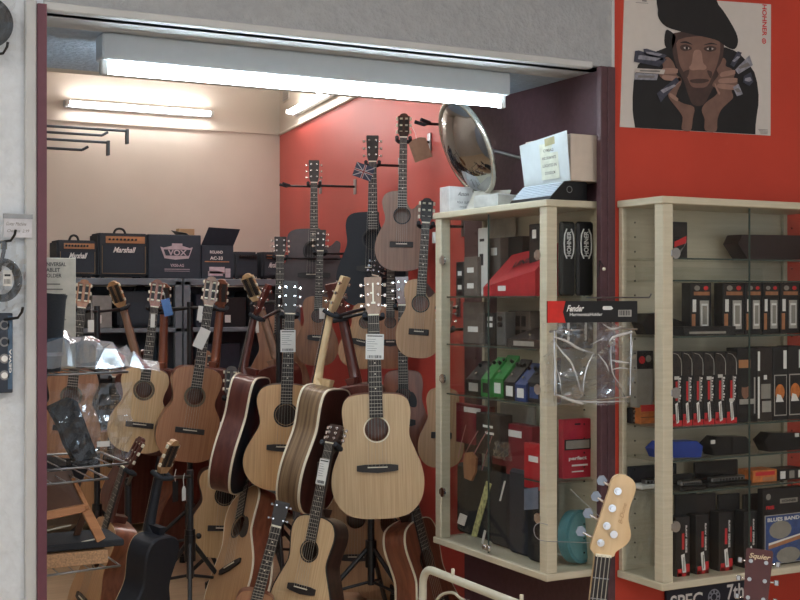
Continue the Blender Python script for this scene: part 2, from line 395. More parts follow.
q.box((W*.24, e, H*.16), (W*.72, 0, H*.36), 2); q.box((W*.2, e, .02), (W*.66, 0, .05), 2); q.box((W*.74, e, .01), (W*.9, 0, .07), 2)
q.build('carton_print', [print_white, print_gold, plain('pale_print', (196, 182, 190), .6)], t)
# small tan carton peeking out behind
a = atY(178, 279, SY+.36); b = atY(194, 229, SY+.36)
one('cardboard_carton', MB().box((a.x, SY+.345, ST), (b.x, SY+.41, b.z), bev=.003), kraft, 'tan cardboard box peeking out behind the crest logo carton', 'box')
# stuff inside the shelving: dark cartons and cases
stuff = [(196, 218, 300, 333, 1.32, 'dark blue carton inside the shelving under the open carton', (40, 46, 60)),
         (222, 246, 303, 333, 1.32, 'black carton inside the shelving below the plain small amplifier', (26, 28, 32)),
         (250, 275, 298, 333, 1.32, 'charcoal carton inside the shelving at its right end', (44, 46, 52)),
         (92, 112, 300, 333, 1.32, 'pale grey carton inside the shelving below the leftmost amplifier', (140, 140, 138)),
         (100, 130, 350, 378, 1.03, 'grey carton on the lower shelf board behind the pale classical guitar', (96, 98, 100)),
         (196, 240, 352, 380, 1.03, 'black flat case on the lower shelf board right of the reddish classical guitar', (24, 26, 30))]
for x0, x1, y0, y1, h, lab, col in stuff:
    a = atY(x0, y1, SY+.06); b = atY(x1, y0, SY+.06); H = b.z-a.z
    q = MB().box((a.x, SY+.06, h), (b.x, SY+.34, h+H), 0, bev=.004)
    q.box((a.x+.02, SY+.058, h+H*.15), (a.x+.06, SY+.06, h+H*.4), 1)
    one('storage_carton', q, [plain('carton_%d' % x0, col, .6), print_white], lab, 'box')
# ---------------------------------------------------------------- guitars
OUT = {  # (half width / half lower bout, height / body length), right-hand side bottom to top
 'dread': [(0, 0), (.36, .006), (.68, .045), (.90, .14), (.985, .27), (.95, .40), (.83, .52), (.715, .63), (.69, .70), (.715, .79), (.725, .87), (.67, .945), (.52, .985), (.28, .998), (0, 1)],
 'classic': [(0, 0), (.38, .008), (.70, .055), (.92, .15), (.995, .27), (.96, .38), (.82, .50), (.67, .59), (.635, .65), (.67, .72), (.745, .81), (.75, .88), (.66, .95), (.46, .985), (.22, .998), (0, 1)],
 'small': [(0, 0), (.40, .01), (.72, .06), (.93, .16), (.99, .27), (.94, .38), (.78, .50), (.64, .60), (.62, .66), (.66, .74), (.71, .83), (.69, .90), (.58, .96), (.40, .988), (.2, .998), (0, 1)],
}
CUT = {'dread': [(.69, .69), (.715, .77), (.70, .825), (.60, .845), (.50, .80), (.40, .775), (.28, .80), (.2, .86), (.17, .93), (.16, .998), (0, 1)],
       'classic': [(.635, .65), (.69, .73), (.73, .79), (.69, .835), (.58, .83), (.46, .79), (.34, .775), (.24, .81), (.18, .88), (.17, .998), (0, 1)]}
def outline(kind, lb, wl, cut=False, n=5):
    R = OUT[kind]; Lh = R
    if cut:
        k = [i for i, p in enumerate(R) if p[1] >= CUT[kind][0][1]-.001][0]
        Rr = R[:k]+CUT[kind]
    else: Rr = R
    def sm(pts):
        return [(p.x, p.y) for p in spline([(a, b, 0) for a, b in pts], n)]
    right = sm(Rr); left = sm(Lh)
    pts = [(x*wl/2, z*lb) for x, z in right]+[(-x*wl/2, z*lb) for x, z in reversed(left[1:-1])]
    return pts
def offset(pts, d):
    n = len(pts); out = []
    for i in range(n):
        a, b = pts[i-1], pts[(i+1) % n]
        tx, tz = b[0]-a[0], b[1]-a[1]; l = math.hypot(tx, tz) or 1
        out.append((pts[i][0]+tz/l*d, pts[i][1]-tx/l*d))
    return out
SPRUCE = wood('spruce_top', (202, 174, 136), (186, 156, 118), sc=(160, 160, 4), rough=.42)
PALE = wood('pale_spruce_top', (210, 182, 140), (194, 162, 118), sc=(140, 140, 4), rough=.35)
ORANGE = wood('amber_spruce_top', (216, 174, 124), (198, 154, 106), sc=(160, 160, 4), rough=.35)
CEDAR = wood('cedar_top', (164, 116, 82), (146, 98, 66), sc=(130, 130, 4), rough=.35)
CEDARL = wood('light_cedar_top', (186, 148, 108), (168, 130, 92), sc=(130, 130, 4), rough=.35)
TAN = wood('tan_mahogany', (160, 114, 82), (138, 94, 66), sc=(60, 60, 5), rough=.4)
BROWN = wood('brown_top', (142, 112, 92), (124, 96, 78), sc=(120, 120, 4), rough=.45)
MAHOG = wood('red_mahogany', (138, 82, 58), (110, 62, 44), sc=(50, 50, 5), rough=.3, coat=.4)
MAROON = wood('dark_mahogany', (100, 56, 48), (78, 40, 36), sc=(40, 40, 4), rough=.3, coat=.4)
ROSEW = wood('rosewood', (64, 42, 34), (40, 26, 22), sc=(50, 50, 3), rough=.35, coat=.3)
WALNUT = wood('striped_walnut', (142, 117, 88), (98, 76, 56), sc=(3, 95, 2.2), rough=.4, contrast=(.38, .62))
MAPLE = wood('blond_maple', (226, 200, 158), (208, 180, 136), sc=(40, 40, 3), rough=.4)
EBONY = plain('dark_fingerboard', (40, 36, 36), .5, var=.15)
BLACKG = plain('black_lacquer', (34, 37, 44), .5, var=.05, spec=.3)
CHAR = plain('charcoal_stain', (80, 72, 74), .5, var=.08)
SUNB = wood('tobacco_top', (138, 92, 56), (110, 70, 42), sc=(60, 60, 4), rough=.35)
ROS = plain('rosette_rings', (96, 84, 66), .5, var=.4, scale=500)
ROSB = plain('black_rosette', (34, 32, 32), .5, var=.3, scale=500)
IVB = plain('ivory_binding', (228, 220, 196), .4, var=.03)
STR = plain('string_metal', (176, 170, 158), .4, .6, var=.05)
G = {}
_pegs = {}
def peg_mesh(kind, side):
    k = (kind, side)
    if k in _pegs: return _pegs[k]
    q = MB()
    if kind == 'slot':
        q.cyl((-side*.012, 0, 0), (side*.004, 0, 0), .0045, n=8, mi=1)
        q.cyl((side*.004, .004, 0), (side*.016, .004, 0), .002, n=6, mi=0)
        q.box((side*.016-.005, -.001, -.008), (side*.016+.005, .010, .008), 1, bev=.002)
    else:
        q.cyl((-side*.012, -.016, 0), (-side*.012, .0, 0), .003, n=8, mi=0)
        q.cyl((-side*.012, -.009, 0), (-side*.012, -.007, 0), .0055, n=10, mi=0)
        q.cyl((-side*.004, .016, 0), (side*.012, .016, 0), .002, n=6, mi=0)
        q.box((side*.016-.006, .012, -.007), (side*.016+.006, .020, .007), 1, bev=.002)
    _pegs[k] = q; return q
def guitar(key, label, head, bot, z, bt, wl, kind='dread', yaw=0, z2=None, top=SPRUCE, side=MAHOG, back=None, neck=None, hd='paddle', headmat=None,
           cut=False, bind=None, bbind=None, depth=.105, ros=ROSB, bridge='belly', guard=False, pegmat=None, nfr=19, strings=6, board=None,
           name='acoustic_guitar', cat='guitar', rh=.05, zh=None, zb=None, group=None, rosw=None, hlen=.16, inlay=False):
    """head, bot: where the headstock tip and the body end stand (seen from the photo's viewpoint at distances z, z2);
       bt: body length / whole length; wl: lower bout width in metres"""
    z2 = z if z2 is None else z2
    T = at(*head, z); B = at(*bot, z2); a = T-B; L = a.length; Z = a/L
    c = CAM-(T+B)/2; c.z = 0; c.normalize()
    n = Matrix.Rotation(math.radians(yaw), 3, 'Z') @ c
    Y = -n; Y = (Y-Z*Y.dot(Z)).normalized(); X = Y.cross(Z)
    yo = 0
    if abs(yaw) > 60: B = B-Y*depth/2           # seen from its side: centre the body on its axis
    if abs(yaw) > 135: B = B-Y*depth/2
    t = thing(name, label, cat, frame(B, X, Y, Z), group)
    zh = zh or (.69 if kind == 'classic' else .715); zb = zb or (.33 if kind == 'classic' else .41)
    s = L
    back = back or side; neck = neck or side; headmat = headmat or neck; board = board or EBONY
    lb = L*bt; hl = hlen*L; zn = L-hl; d = depth
    rhole = wl*rh*2.5; zhole = zh*lb; zbr = zb*lb
    out = outline(kind, lb, wl, cut)
    N = len(out)
    # body: sides and back
    q = MB()
    o2 = offset(out, .004)
    vs = [(x, .002, zz) for x, zz in out]+[(x, d-.008, zz) for x, zz in out]+[(x, d, zz) for x, zz in offset(out, -.006)]
    for r in range(2): q.add(vs, [(r*N+i, r*N+N+i, r*N+N+(i+1) % N, r*N+(i+1) % N) for i in range(N)], 0, True)
    q.add(vs, [tuple(range(3*N-1, 2*N-1, -1))], 1)
    q.build('body', [side, back], t)
    # soundboard with a real hole
    bm = bmesh.new()
    lo = [bm.verts.new((x, 0, zz)) for x, zz in out]
    hn = 28
    ho = [bm.verts.new((rhole*math.cos(2*PI*i/hn), 0, zhole+rhole*math.sin(2*PI*i/hn))) for i in range(hn)]
    es = [bm.edges.new((lo[i], lo[(i+1) % N])) for i in range(N)]+[bm.edges.new((ho[i], ho[(i+1) % hn])) for i in range(hn)]
    bmesh.ops.triangle_fill(bm, edges=es, use_beauty=True, use_dissolve=False, normal=(0, -1, 0))
    bm.verts.index_update()
    q = MB(); vv = [v.co.copy() for v in bm.verts]
    ff = [tuple(v.index for v in f.verts) for f in bm.faces]
    q.add(vv, ff, 0); bm.free()
    vs = [(x, 0, zz) for x, zz in out]+[(x, .003, zz) for x, zz in out]
    q.add(vs, [(i, i+N, (i+1) % N+N, (i+1) % N) for i in range(N)], 0)
    hp = [(rhole*math.cos(2*PI*i/hn), zhole+rhole*math.sin(2*PI*i/hn)) for i in range(hn)]
    vs = [(x, 0, zz) for x, zz in hp]+[(x, .004, zz) for x, zz in hp]
    q.add(vs, [((i+1) % hn, (i+1) % hn+hn, i+hn, i) for i in range(hn)], 0)
    q.build('soundboard', top, t)
    def ring(nm, y0, y1, m):
        ow = offset(out, .0016); iw = offset(out, -.0035)
        q = MB()
        vs = [(x, y0, zz) for x, zz in iw]+[(x, y0, zz) for x, zz in ow]+[(x, y1, zz) for x, zz in ow]+[(x, y1, zz) for x, zz in iw]
        fs = []
        for r in range(4):
            for i in range(N): fs.append((r*N+i, r*N+(i+1) % N, ((r+1) % 4)*N+(i+1) % N, ((r+1) % 4)*N+i))
        q.add(vs, fs); q.build(nm, m, t)
    if bind: ring('binding', -.0007, .008, bind)
    if bbind: ring('back_binding', d-.010, d+.0007, bbind)
    if ros:
        MB().disc((0, -.0009, zhole), (1, 0, 0), (0, 0, 1), rhole*1.03, rhole*(rosw or (1.32 if ros is not ROSB else 1.2)), 0, 32).build('rosette', ros, t)
    # bridge
    bw = wl*.22
    q = MB()
    if bridge == 'belly':
        q.prism([(-bw, zbr-.012), (-bw*.75, zbr-.016), (0, zbr-.021), (bw*.75, zbr-.016), (bw, zbr-.012), (bw, zbr+.010), (bw*.6, zbr+.014), (-bw*.6, zbr+.014), (-bw, zbr+.010)], -.009, .0)
    else:
        q.box((-bw, -.008, zbr-.014), (bw, 0, zbr+.014), 0, bev=.002)
    br = q.build('bridge', EBONY, t)
    MB().box((-bw*.48, -.013, zbr+.001), (bw*.48, -.008, zbr+.005)).build('saddle', ivory, br)
    if guard:
        g = [(rhole*.75, zhole-rhole*.75), (rhole*1.05, zhole), (rhole*.95, zhole+rhole*.55), (rhole*1.5, zhole+rhole*.4), (rhole*1.95, zhole-rhole*.5), (rhole*1.9, zhole-rhole*1.6), (rhole*1.2, zhole-rhole*1.7), (rhole*.6, zhole-rhole*1.15)]
        g = [(p.x, p.y) for p in spline([(x, y, 0) for x, y in g], 3, True)]
        MB().prism(g, -.0022, -.0004).build('pickguard', black_plastic, t)
    # neck
    wn, wb = .046*min(1.15, max(.8, L)), .056*min(1.15, max(.8, L))
    q = MB(); vs = []; rows = [(lb-.012, wb, .05), (lb+.004, wb, .046), (lb+.03, wb*.95, .026), (lb+.07, wb*.93, .022), (zn-.03, wn, .020), (zn, wn, .017)]
    K = 9
    for zz, w_, dp in rows:
        for k in range(K): vs.append((w_/2*math.cos(PI*k/(K-1)), -.001+dp*math.sin(PI*k/(K-1)), zz))
    fs = [(r*K+k, (r+1)*K+k, (r+1)*K+k+1, r*K+k+1) for r in range(len(rows)-1) for k in range(K-1)]
    fs += [(r*K, r*K+K-1, (r+1)*K+K-1, (r+1)*K) for r in range(len(rows)-1)]
    q.add(vs, fs, 0, True); q.add(vs, [tuple(range(K)), tuple(range(len(vs)-1, len(vs)-1-K, -1))], 0)
    # heel running down the back of the body
    q.prism([(-wb*.28, lb-.002), (wb*.28, lb-.002), (wb*.42, lb+.03), (-wb*.42, lb+.03)], .01, min(d*.72, .075))
    q.build('neck', neck, t)
    z0 = zhole+rhole*1.02
    q = MB(); fw = lambda zz: wn+(wb-wn)*(zn-zz)/(zn-z0)
    q.prism([(-fw(z0)/2, z0), (fw(z0)/2, z0), (wn/2, zn), (-wn/2, zn)], -.007, -.0008)
    sl = zn-zbr
    for k in range(1, nfr+1):
        zz = zn-sl*(1-2**(-k/12))
        if zz < z0+.004: break
        w_ = fw(zz)/2-.001; q.box((-w_, -.0086, zz-.0011), (w_, -.007, zz+.0011), 1)
        if k in (3, 5, 7, 9, 12): q.disc((0, -.0073, zz+.012), (1, 0, 0), (0, 0, 1), 0, .003, 2, 8)
    q.build('fingerboard', [board, STR, ivory], t)
    MB().box((-wn/2, -.010, zn-.002), (wn/2, -.001, zn+.004)).build('nut', ivory, t)
    # headstock, tilted back
    Hm = Matrix.Translation((0, .001, zn+.003)) @ Matrix.Rotation(math.radians(-12), 4, 'X')
    w0, w1 = wn/2, {'paddle': .036, 'crown': .036, 'slot': .036, 'small': .03}[hd]*min(1.1, max(.8, L)); hl_ = hl-.003
    if hd == 'slot':
        P = [(-w0, 0), (w0, 0), (w1*.9, .022), (w1, .03), (w1, hl_*.88), (w1*.72, hl_*.90), (w1*.55, hl_*.97), (w1*.18, hl_), (-w1*.18, hl_), (-w1*.55, hl_*.97), (-w1*.72, hl_*.90), (-w1, hl_*.88), (-w1, .03), (-w1*.9, .022)]
    elif hd == 'crown':
        P = [(-w0, 0), (w0, 0), (w1*.95, .03), (w1, hl_*.9), (w1*.5, hl_*.93), (w1*.25, hl_), (0, hl_*.98), (-w1*.25, hl_), (-w1*.5, hl_*.93), (-w1, hl_*.9), (-w1*.95, .03)]
    else:
        P = [(-w0, 0), (w0, 0), (w1*.88, .025), (w1, hl_*.97), (w1*.9, hl_), (-w1*.9, hl_), (-w1, hl_*.97), (-w1*.88, .025)]
    q = MB()
    if hd == 'slot':
        for sx in (-1, 1):
            q.box((sx*w1*.97-.008*(sx > 0), -.0, .02) if sx > 0 else (-w1*.97, 0, .02), (w1*.97, .02, hl_*.88) if sx > 0 else (-w1*.97+.008, .02, hl_*.88))
        q.box((-w1*.22, 0, .02), (w1*.22, .02, hl_*.88))
        q.prism([(-w0, 0), (w0, 0), (w1*.95, .028), (-w1*.95, .028)], 0, .02)
        q.prism([(-w1, hl_*.84), (w1, hl_*.84), (w1, hl_*.88), (w1*.72, hl_*.90), (w1*.55, hl_*.97), (w1*.18, hl_), (-w1*.18, hl_), (-w1*.55, hl_*.97), (-w1*.72, hl_*.90), (-w1, hl_*.88)], 0, .02)
        q.prism([(-w1*.97, .028), (w1*.97, .028), (w1*.97, hl_*.84), (-w1*.97, hl_*.84)], .014, .02, 1)
    else:
        q.prism(P, 0, .015, 0)
    if inlay:
        q.box((-.003, -.0012, hl_*.28), (.003, 0, hl_*.84), 2); q.box((-.009, -.0012, hl_*.28), (.009, 0, hl_*.33), 2); q.box((-.012, -.0012, hl_*.55), (.003, 0, hl_*.59), 2)
    q.v = [Hm @ v for v in q.v]
    h = q.build('headstock', [headmat, EBONY, ivory], t)
    pm = pegmat or (ivory if hd == 'slot' else chrome)
    npg = max(1, strings//2)
    for sx in (-1, 1):
        for k in range(npg):
            f_ = (.24+.56*k/(max(1, npg-1))) if npg > 1 else .5
            src = peg_mesh('slot' if hd == 'slot' else 'std', sx)
            p = MB(); xx = sx*(w1*(.6 if hd == 'slot' else .92))
            ps = .62 if strings == 4 else 1
            p.add([Hm @ (v*ps+Vector((xx, .0 if hd != 'slot' else .008, hl_*f_))) for v in src.v], src.f, 0)
            p.m = list(src.m); p.s = list(src.s)
            p.build('tuning_peg', [chrome, pm], h)
    # strings
    q = MB()
    for k in range(strings):
        f_ = (k/(strings-1)-.5)
        q.cyl((f_*bw*.9, -.013, zbr+.003), (f_*wn*.82, -.0105, zn+.001), .0006, n=4)
    q.build('strings', STR, t)
    M = t.matrix_world.copy() if False else frame(B, X, Y, Z)
    G[key] = dict(root=t, M=M, L=L, zn=zn, lb=lb, wn=wn, X=X, Y=Y, Z=Z, wl=wl, d=d)
    return t
def gp(key, x, y, z): return G[key]['M'] @ Vector((x, y, z))
CL = dict(kind='classic', hd='slot', ros=ROS, bridge='flat', name='classical_guitar')
# --- in front, hanging on the floor stands
guitar('SC', 'large pale dreadnought acoustic hanging upright in front, white tag on its neck', (372.5, 276), (379, 519), 5.2, .515, .392, top=SPRUCE, side=MAHOG, bind=None, headmat=BROWN, inlay=True, ros=IVB, pegmat=chrome, rosw=1.13)
guitar('SF', 'amber topped acoustic with black headstock, between two guitars turned sideways', (291, 280), (283, 491), 5.85, .505, .385, kind='small', top=ORANGE, side=ROSEW, headmat=EBONY, yaw=4)
guitar('SW', 'striped walnut guitar seen side-on with blond neck and white edge lines', (349, 276), (303, 511), 5.45, .53, .39, yaw=-116, top=SPRUCE, side=WALNUT, back=ROSEW, neck=MAPLE, bind=IVB, bbind=IVB, depth=.115)
guitar('SG1', 'dark mahogany guitar seen side-on with white edge lines, left of the amber topped one', (272, 284), (228, 491), 5.95, .56, .39, yaw=-108, top=SPRUCE, side=MAROON, back=BLACKG, neck=MAROON, bind=IVB, bbind=IVB, depth=.11)
guitar('DN', 'dark mahogany guitar seen from behind the striped walnut one, brown neck showing', (327, 283), (372, 498), 5.62, .52, .37, yaw=160, side=MAROON, neck=MAROON)
guitar('S1', 'pale natural classical guitar with ringed soundhole hanging above the wire shelf end', (158, 279), (136, 453), 6.5, .49, .325, top=PALE, side=MAHOG, headmat=MAHOG, rh=.052, **CL, zh=0.74)
guitar('S2', 'reddish cedar classical guitar hanging right of the pale natural classical', (213, 276), (185, 462), 6.35, .51, .335, top=CEDAR, side=MAHOG, headmat=BROWN, rh=.05, yaw=6, **CL)
guitar('S3', 'orange cedar classical guitar half hidden behind the crumpled bags, leftmost guitar', (85, 279), (64, 458), 6.25, .50, .33, top=TAN, side=MAHOG, headmat=TAN, **CL)
guitar('S1b', 'maroon backed guitar hanging back to back with the pale natural classical', (162, 282), (158, 456), 6.75, .50, .34, kind='classic', yaw=172, side=MAROON, neck=MAHOG, hd='slot', name='classical_guitar')
guitar('S2b', 'maroon backed guitar hanging back to back with the reddish cedar classical', (220, 278), (202, 458), 6.62, .50, .34, kind='classic', yaw=170, side=MAROON, neck=MAHOG, hd='slot', name='classical_guitar')
guitar('S4', 'guitar leaning left with its headstock tilted against the grey shelving', (106, 281), (152, 450), 6.95, .48, .32, kind='classic', yaw=150, side=MAROON, neck=BROWN, hd='slot', name='classical_guitar', headmat=CEDARL)
guitar('S5', 'guitar with a slim natural headstock leaning left, behind the dark sideways guitar', (240, 274), (296, 452), 6.75, .48, .33, kind='classic', yaw=150, side=MAROON, neck=BROWN, headmat=PALE, hd='slot', name='classical_guitar')
# --- on and before the red wall
guitar('W8', 'orange brown acoustic with rosette between tilted headstocks, left end of the red wall', (280.5, 236), (278, 408), 7.1, .54, .36, kind='small', top=TAN, side=MAHOG, headmat=EBONY, hlen=0.115)
guitar('W1', 'grey brown cutaway guitar with black headstock hanging leftmost on the red wall', (314, 159), (314, 307), 7.25, 0.53, 0.43, cut=True, top=CHAR, side=CHAR, headmat=EBONY, neck=EBONY, depth=.08)
guitar('W2', 'black cutaway guitar with a flag card hanging on its neck on the red wall', (372.5, 134), (373, 307), 6.55, 0.55, 0.39, cut=True, top=BLACKG, side=BLACKG, headmat=EBONY, neck=EBONY, depth=.08)
guitar('W3', 'brown cutaway nylon guitar hanging highest on the red wall with a paper tag', (404, 112), (401, 271), 6.15, .505, .262, kind='classic', cut=True, hd='slot', ros=ROSB, bridge='flat', top=BROWN, side=BROWN, neck=ROSEW, name='classical_guitar', depth=.07, rh=.055)
guitar('W4', 'glossy light cutaway nylon guitar hanging beside the glass cabinet', (427.5, 197), (417, 358), 5.72, .49, .21, kind='classic', cut=True, hd='slot', ros=ROSB, bridge='flat', top=CEDARL, side=MAHOG, neck=ROSEW, headmat=EBONY, name='classical_guitar', depth=.06, rh=.066)
guitar('W5', 'dark mahogany guitar with black pickguard behind the pale dreadnought', (402, 276), (404, 458), 5.75, .48, .25, top=MAHOG, side=MAROON, guard=True, depth=.07, kind='dread')
guitar('W6', 'small light brown guitar half hidden by the left edge of the glass cabinet', (447, 300), (440, 468), 5.5, .475, .205, kind='small', top=CEDARL, side=MAHOG, bridge='flat', depth=.06)
guitar('W7a', 'brown burst guitar with small black headstock below the grey brown cutaway guitar', (321, 229), (316, 366), 6.95, .51, .245, top=SUNB, side=MAROON, headmat=EBONY, depth=.08, kind='small')
guitar('W7b', 'blond small guitar behind the blond neck and the pale headstock', (379, 258), (355, 368), 6.45, .58, .215, kind='small', top=CEDARL, side=MAHOG, headmat=EBONY, depth=.07)
guitar('W7c', 'narrow dark brown guitar below the brown nylon guitar on the red wall', (391, 224), (390, 369), 6.35, .45, .2, kind='small', top=TAN, side=MAHOG, headmat=EBONY, depth=.06)
# --- lower row, standing near the floor
guitar('SB', 'small spruce guitar with dark sides standing low in front, tag on its neck', (334, 424), (292, 640), 4.9, .57, .30, kind='small', yaw=-38, top=SPRUCE, side=ROSEW, neck=ROSEW, bind=EBONY, depth=.10, z2=4.8, hlen=0.09)
guitar('SG', 'cedar topped guitar with white edge line and red brown sides, low row left', (262, 398), (220, 624), 6.35, 0.56, 0.4, kind='small', yaw=-52, top=CEDARL, side=MAHOG, neck=ROSEW, bind=IVB, bbind=IVB, guard=True, depth=.11, z2=5.55)
guitar('SK', 'small brown ukulele with dark fretted neck lowest at the front', (283, 502), (236, 676), 4.7, .48, .21, kind='small', top=TAN, side=MAHOG, strings=4, pegmat=steel, name='ukulele', cat='ukulele', depth=.07, headmat=EBONY, hlen=0.14)
guitar('SH', 'cream classical guitar with dark soundhole behind the cedar topped one', (233, 366), (221, 558), 6.3, .47, .35, kind='classic', top=PALE, side=ROSEW, hd='slot', ros=ROSB, bridge='flat', yaw=8, name='classical_guitar')
guitar('SL', 'matt black backed guitar turned away, gold pegs at its headstock, low row', (187, 442), (140, 668), 4.95, 0.58, 0.27, kind='classic', yaw=232, side=BLACKG, back=BLACKG, neck=BLACKG, headmat=CEDARL, hd='slot', name='classical_guitar', depth=.10)
guitar('SM', 'red brown guitar leaning right with gold pegs, seen from its side, low row left', (146, 437), (84, 640), 5.3, .58, .34, kind='classic', yaw=-70, top=CEDARL, side=MAHOG, neck=MAROON, hd='slot', name='classical_guitar', depth=.11)
guitar('SN', 'red mahogany guitar with white edge lines standing beside the glass cabinet', (394, 425), (452, 662), 5.45, .60, .36, kind='small', yaw=58, top=MAHOG, side=MAHOG, neck=ROSEW, bind=IVB, bbind=IVB, depth=.12)
guitar('GX', 'mahogany guitar with rounded bottom hanging behind the matt black backed one', (205, 368), (180, 549), 7.0, 0.52, 0.36, kind='classic', yaw=-140, side=MAHOG, back=MAROON, neck=MAROON, hd='slot', name='classical_guitar')
guitar('GY', 'maroon guitar back hanging behind the leaning red brown one', (150, 350), (134, 524), 7.05, 0.52, 0.34, kind='classic', yaw=-150, side=MAROON, back=MAROON, neck=MAROON, hd='slot', name='classical_guitar')
guitar('GA', 'light tan guitar low behind the wire shelf, thin black cable before it', (118, 350), (108, 520), 7.2, 0.52, 0.34, kind='classic', top=CEDARL, side=TAN, hd='slot', name='classical_guitar')
guitar('GB', 'tan guitar low behind the stand pole, left of the cream classical', (206, 350), (203, 528), 7.35, 0.52, 0.36, kind='classic', top=TAN, side=TAN, hd='slot', name='classical_guitar')
guitar('GC', 'tan guitar standing left of the centre stand pole under the pale dreadnought', (356, 400), (356, 592), 6.0, .55, .37, kind='classic', top=CEDARL, side=TAN, ros=None, name='classical_guitar', hd='slot')
guitar('GD', 'tan guitar standing right of the centre stand pole under the pale dreadnought', (388, 410), (389, 602), 6.25, .55, .37, kind='dread', top=CEDARL, side=TAN)
# ---------------------------------------------------------------- stands and hangers
def yoke(key, start, parent, drop=.0):
    """arm from a pole to the neck under the headstock, ending in a padded fork"""
    g = G[key]; z = g['zn']-.012; w = g['wn']/2+.014
    behind = gp(key, 0, .045, z); q = MB()
    q.tube([start, behind], .008, 8)
    q.build('arm', black_metal, parent)
    MB().tube([gp(key, -w, -.012, z+.012), gp(key, -w, .02, z), gp(key, -w*.8, .042, z-.004), gp(key, w*.8, .042, z-.004), gp(key, w, .02, z), gp(key, w, -.012, z+.012)], .010, 8).build('fork', black_cloth, parent)
def stand(label, px, y, top_y, keys, base=True, legs=.42, rot=.4, group=None, name='guitar_stand'):
    p = at(px, top_y, y); b = Vector((p.x, p.y, 0))
    t = thing(name, label, 'guitar stand', None, group)      # built in world coordinates, moved below
    top = p.z
    MB().cyl(b+UP*.22, b+UP*top, .016, n=12).build('pole', black_metal, t)
    MB().cyl(b+UP*.30, b+UP*.42, .026, n=12).build('collar', black_plastic, t)
    MB().cyl(b+UP*(top*.55), b+UP*(top*.55+.05), .024, n=12).ball(b+Vector((.035, -.02, top*.55+.02)), .014).build('clamp', black_plastic, t)
    for k in range(3):
        a = rot+k*2*PI/3; e = Vector((math.cos(a), math.sin(a), 0))
        lg = MB().tube([b+UP*.40, b+e*legs+UP*.018], .011, 8).build('leg', black_metal, t)
        MB().cyl(b+e*legs*.97, b+e*legs*.97+UP*.035, .018, n=8).build('rubber_foot', black_plastic, lg)
        MB().tube([b+UP*.235, b+e*legs*.5+UP*.20], .007, 6).build('brace', black_metal, t)
    for k in keys: yoke(k, b+UP*min(top-.03, gp(k, 0, 0, G[k]['zn']).z+.02), t)
    for o in t.children: o.location -= b
    t.location = b
    return t
stand('black tripod stand behind the pale dreadnought and the sideways walnut guitar', 371, 5.62, 300, ['SC', 'SW', 'DN', 'SN'], legs=.38, rot=.9)
stand('black tripod stand holding the amber topped guitar and the dark sideways one', 279, 6.35, 296, ['SF', 'SG1', 'S5'], rot=.2)
stand('black tripod stand between the two front classical guitars of the left group', 190, 6.62, 302, ['S1', 'S1b', 'S2', 'S2b'], rot=.7)
stand('black tripod stand at the left end behind the universal holder carton', 97, 6.62, 306, ['S3', 'S4'], rot=.3)
stand('black tripod stand with low fork behind the matt black backed guitar', 190, 5.75, 470, ['SL'], rot=.2, legs=.3)
stand('black tripod stand with low fork behind the leaning red brown guitar', 128, 5.9, 478, ['SM'], rot=1.0, legs=.3)
stand('black tripod stand behind the cedar topped guitar in the low row', 262, 6.75, 440, ['SG', 'SH'], rot=.5, legs=.4)
stand('black tripod stand holding the low tan guitars under the pale dreadnought', 373, 6.45, 440, ['GC', 'GD'], rot=.5, legs=.25)
stand('black tripod stand deep behind the left group holding the low rear guitars', 166, 7.45, 372, ['GX', 'GY', 'GA', 'GB'], rot=.5, legs=.35)
stand('slim black stand behind the small spruce guitar in the low row', 321, 5.08, 462, ['SB'], rot=.1, legs=.2)
# bottom cross bar and cradle on the centre stand
def wallhanger(label, p, tip, fork=None, name='wall_hanger'):
    """p: point on the red wall; tip: end of the arm"""
    p = Vector(p); tip = Vector(tip)
    t = thing(name, label, 'guitar hanger', p)
    M = frame((0, 0, 0), Vector((RSL, 1, 0)).normalized(), RN, UP)
    MB().box((-.022, 0, -.045), (.022, .008, .045), 0, M, bev=.003).build('wall_plate', steel, t)
    MB().tube([RN*.006, tip-p], .007, 8).build('arm', black_metal, t)
    if fork:
        g = G[fork]; z = g['zn']-.012; w = g['wn']/2+.014
        MB().tube([gp(fork, -w, -.014, z+.010)-p, gp(fork, -w, .02, z)-p, gp(fork, -w*.8, .042, z-.004)-p, gp(fork, w*.8, .042, z-.004)-p, gp(fork, w, .02, z)-p, gp(fork, w, -.014, z+.010)-p], .010, 8).build('fork', black_cloth, t)
    else:
        x = Vector((RSL, 1, 0)).normalized()
        q = (tip-p)
        MB().tube([q+x*.04+RN*.045+UP*.012, q+x*.035, q-x*.035, q-x*.04+RN*.045+UP*.012], .009, 8).build('fork', black_cloth, t)
    return t
for k, lab in (('W1', 'long arm hanger holding the leftmost grey brown cutaway guitar'), ('W2', 'long arm hanger holding the black cutaway guitar with the flag card'),
               ('W3', 'long arm hanger holding the brown nylon guitar highest on the red wall'), ('W4', 'wall hanger holding the glossy light nylon guitar beside the cabinet'),
               ('W5', 'wall hanger holding the mahogany guitar with black pickguard'), ('W6', 'wall hanger holding the small guitar at the cabinet edge'),
               ('W7a', 'wall hanger holding the brown burst guitar with small black headstock'), ('W7b', 'wall hanger holding the blond small guitar behind the pale headstock'), ('W7c', 'wall hanger holding the narrow dark brown guitar'), ('W8', 'wall hanger holding the orange brown guitar at the wall end')):
    tip = gp(k, 0, .043, G[k]['zn']-.012)
    s = (tip-Vector((redx(tip.y), tip.y, tip.z))).dot(RN)
    wallhanger(lab, tip-RN*s, tip, k)
p = at_red(321, 187); wallhanger('empty hanger arm on the red wall left of the leftmost cutaway guitar', p, p+RN*.22)
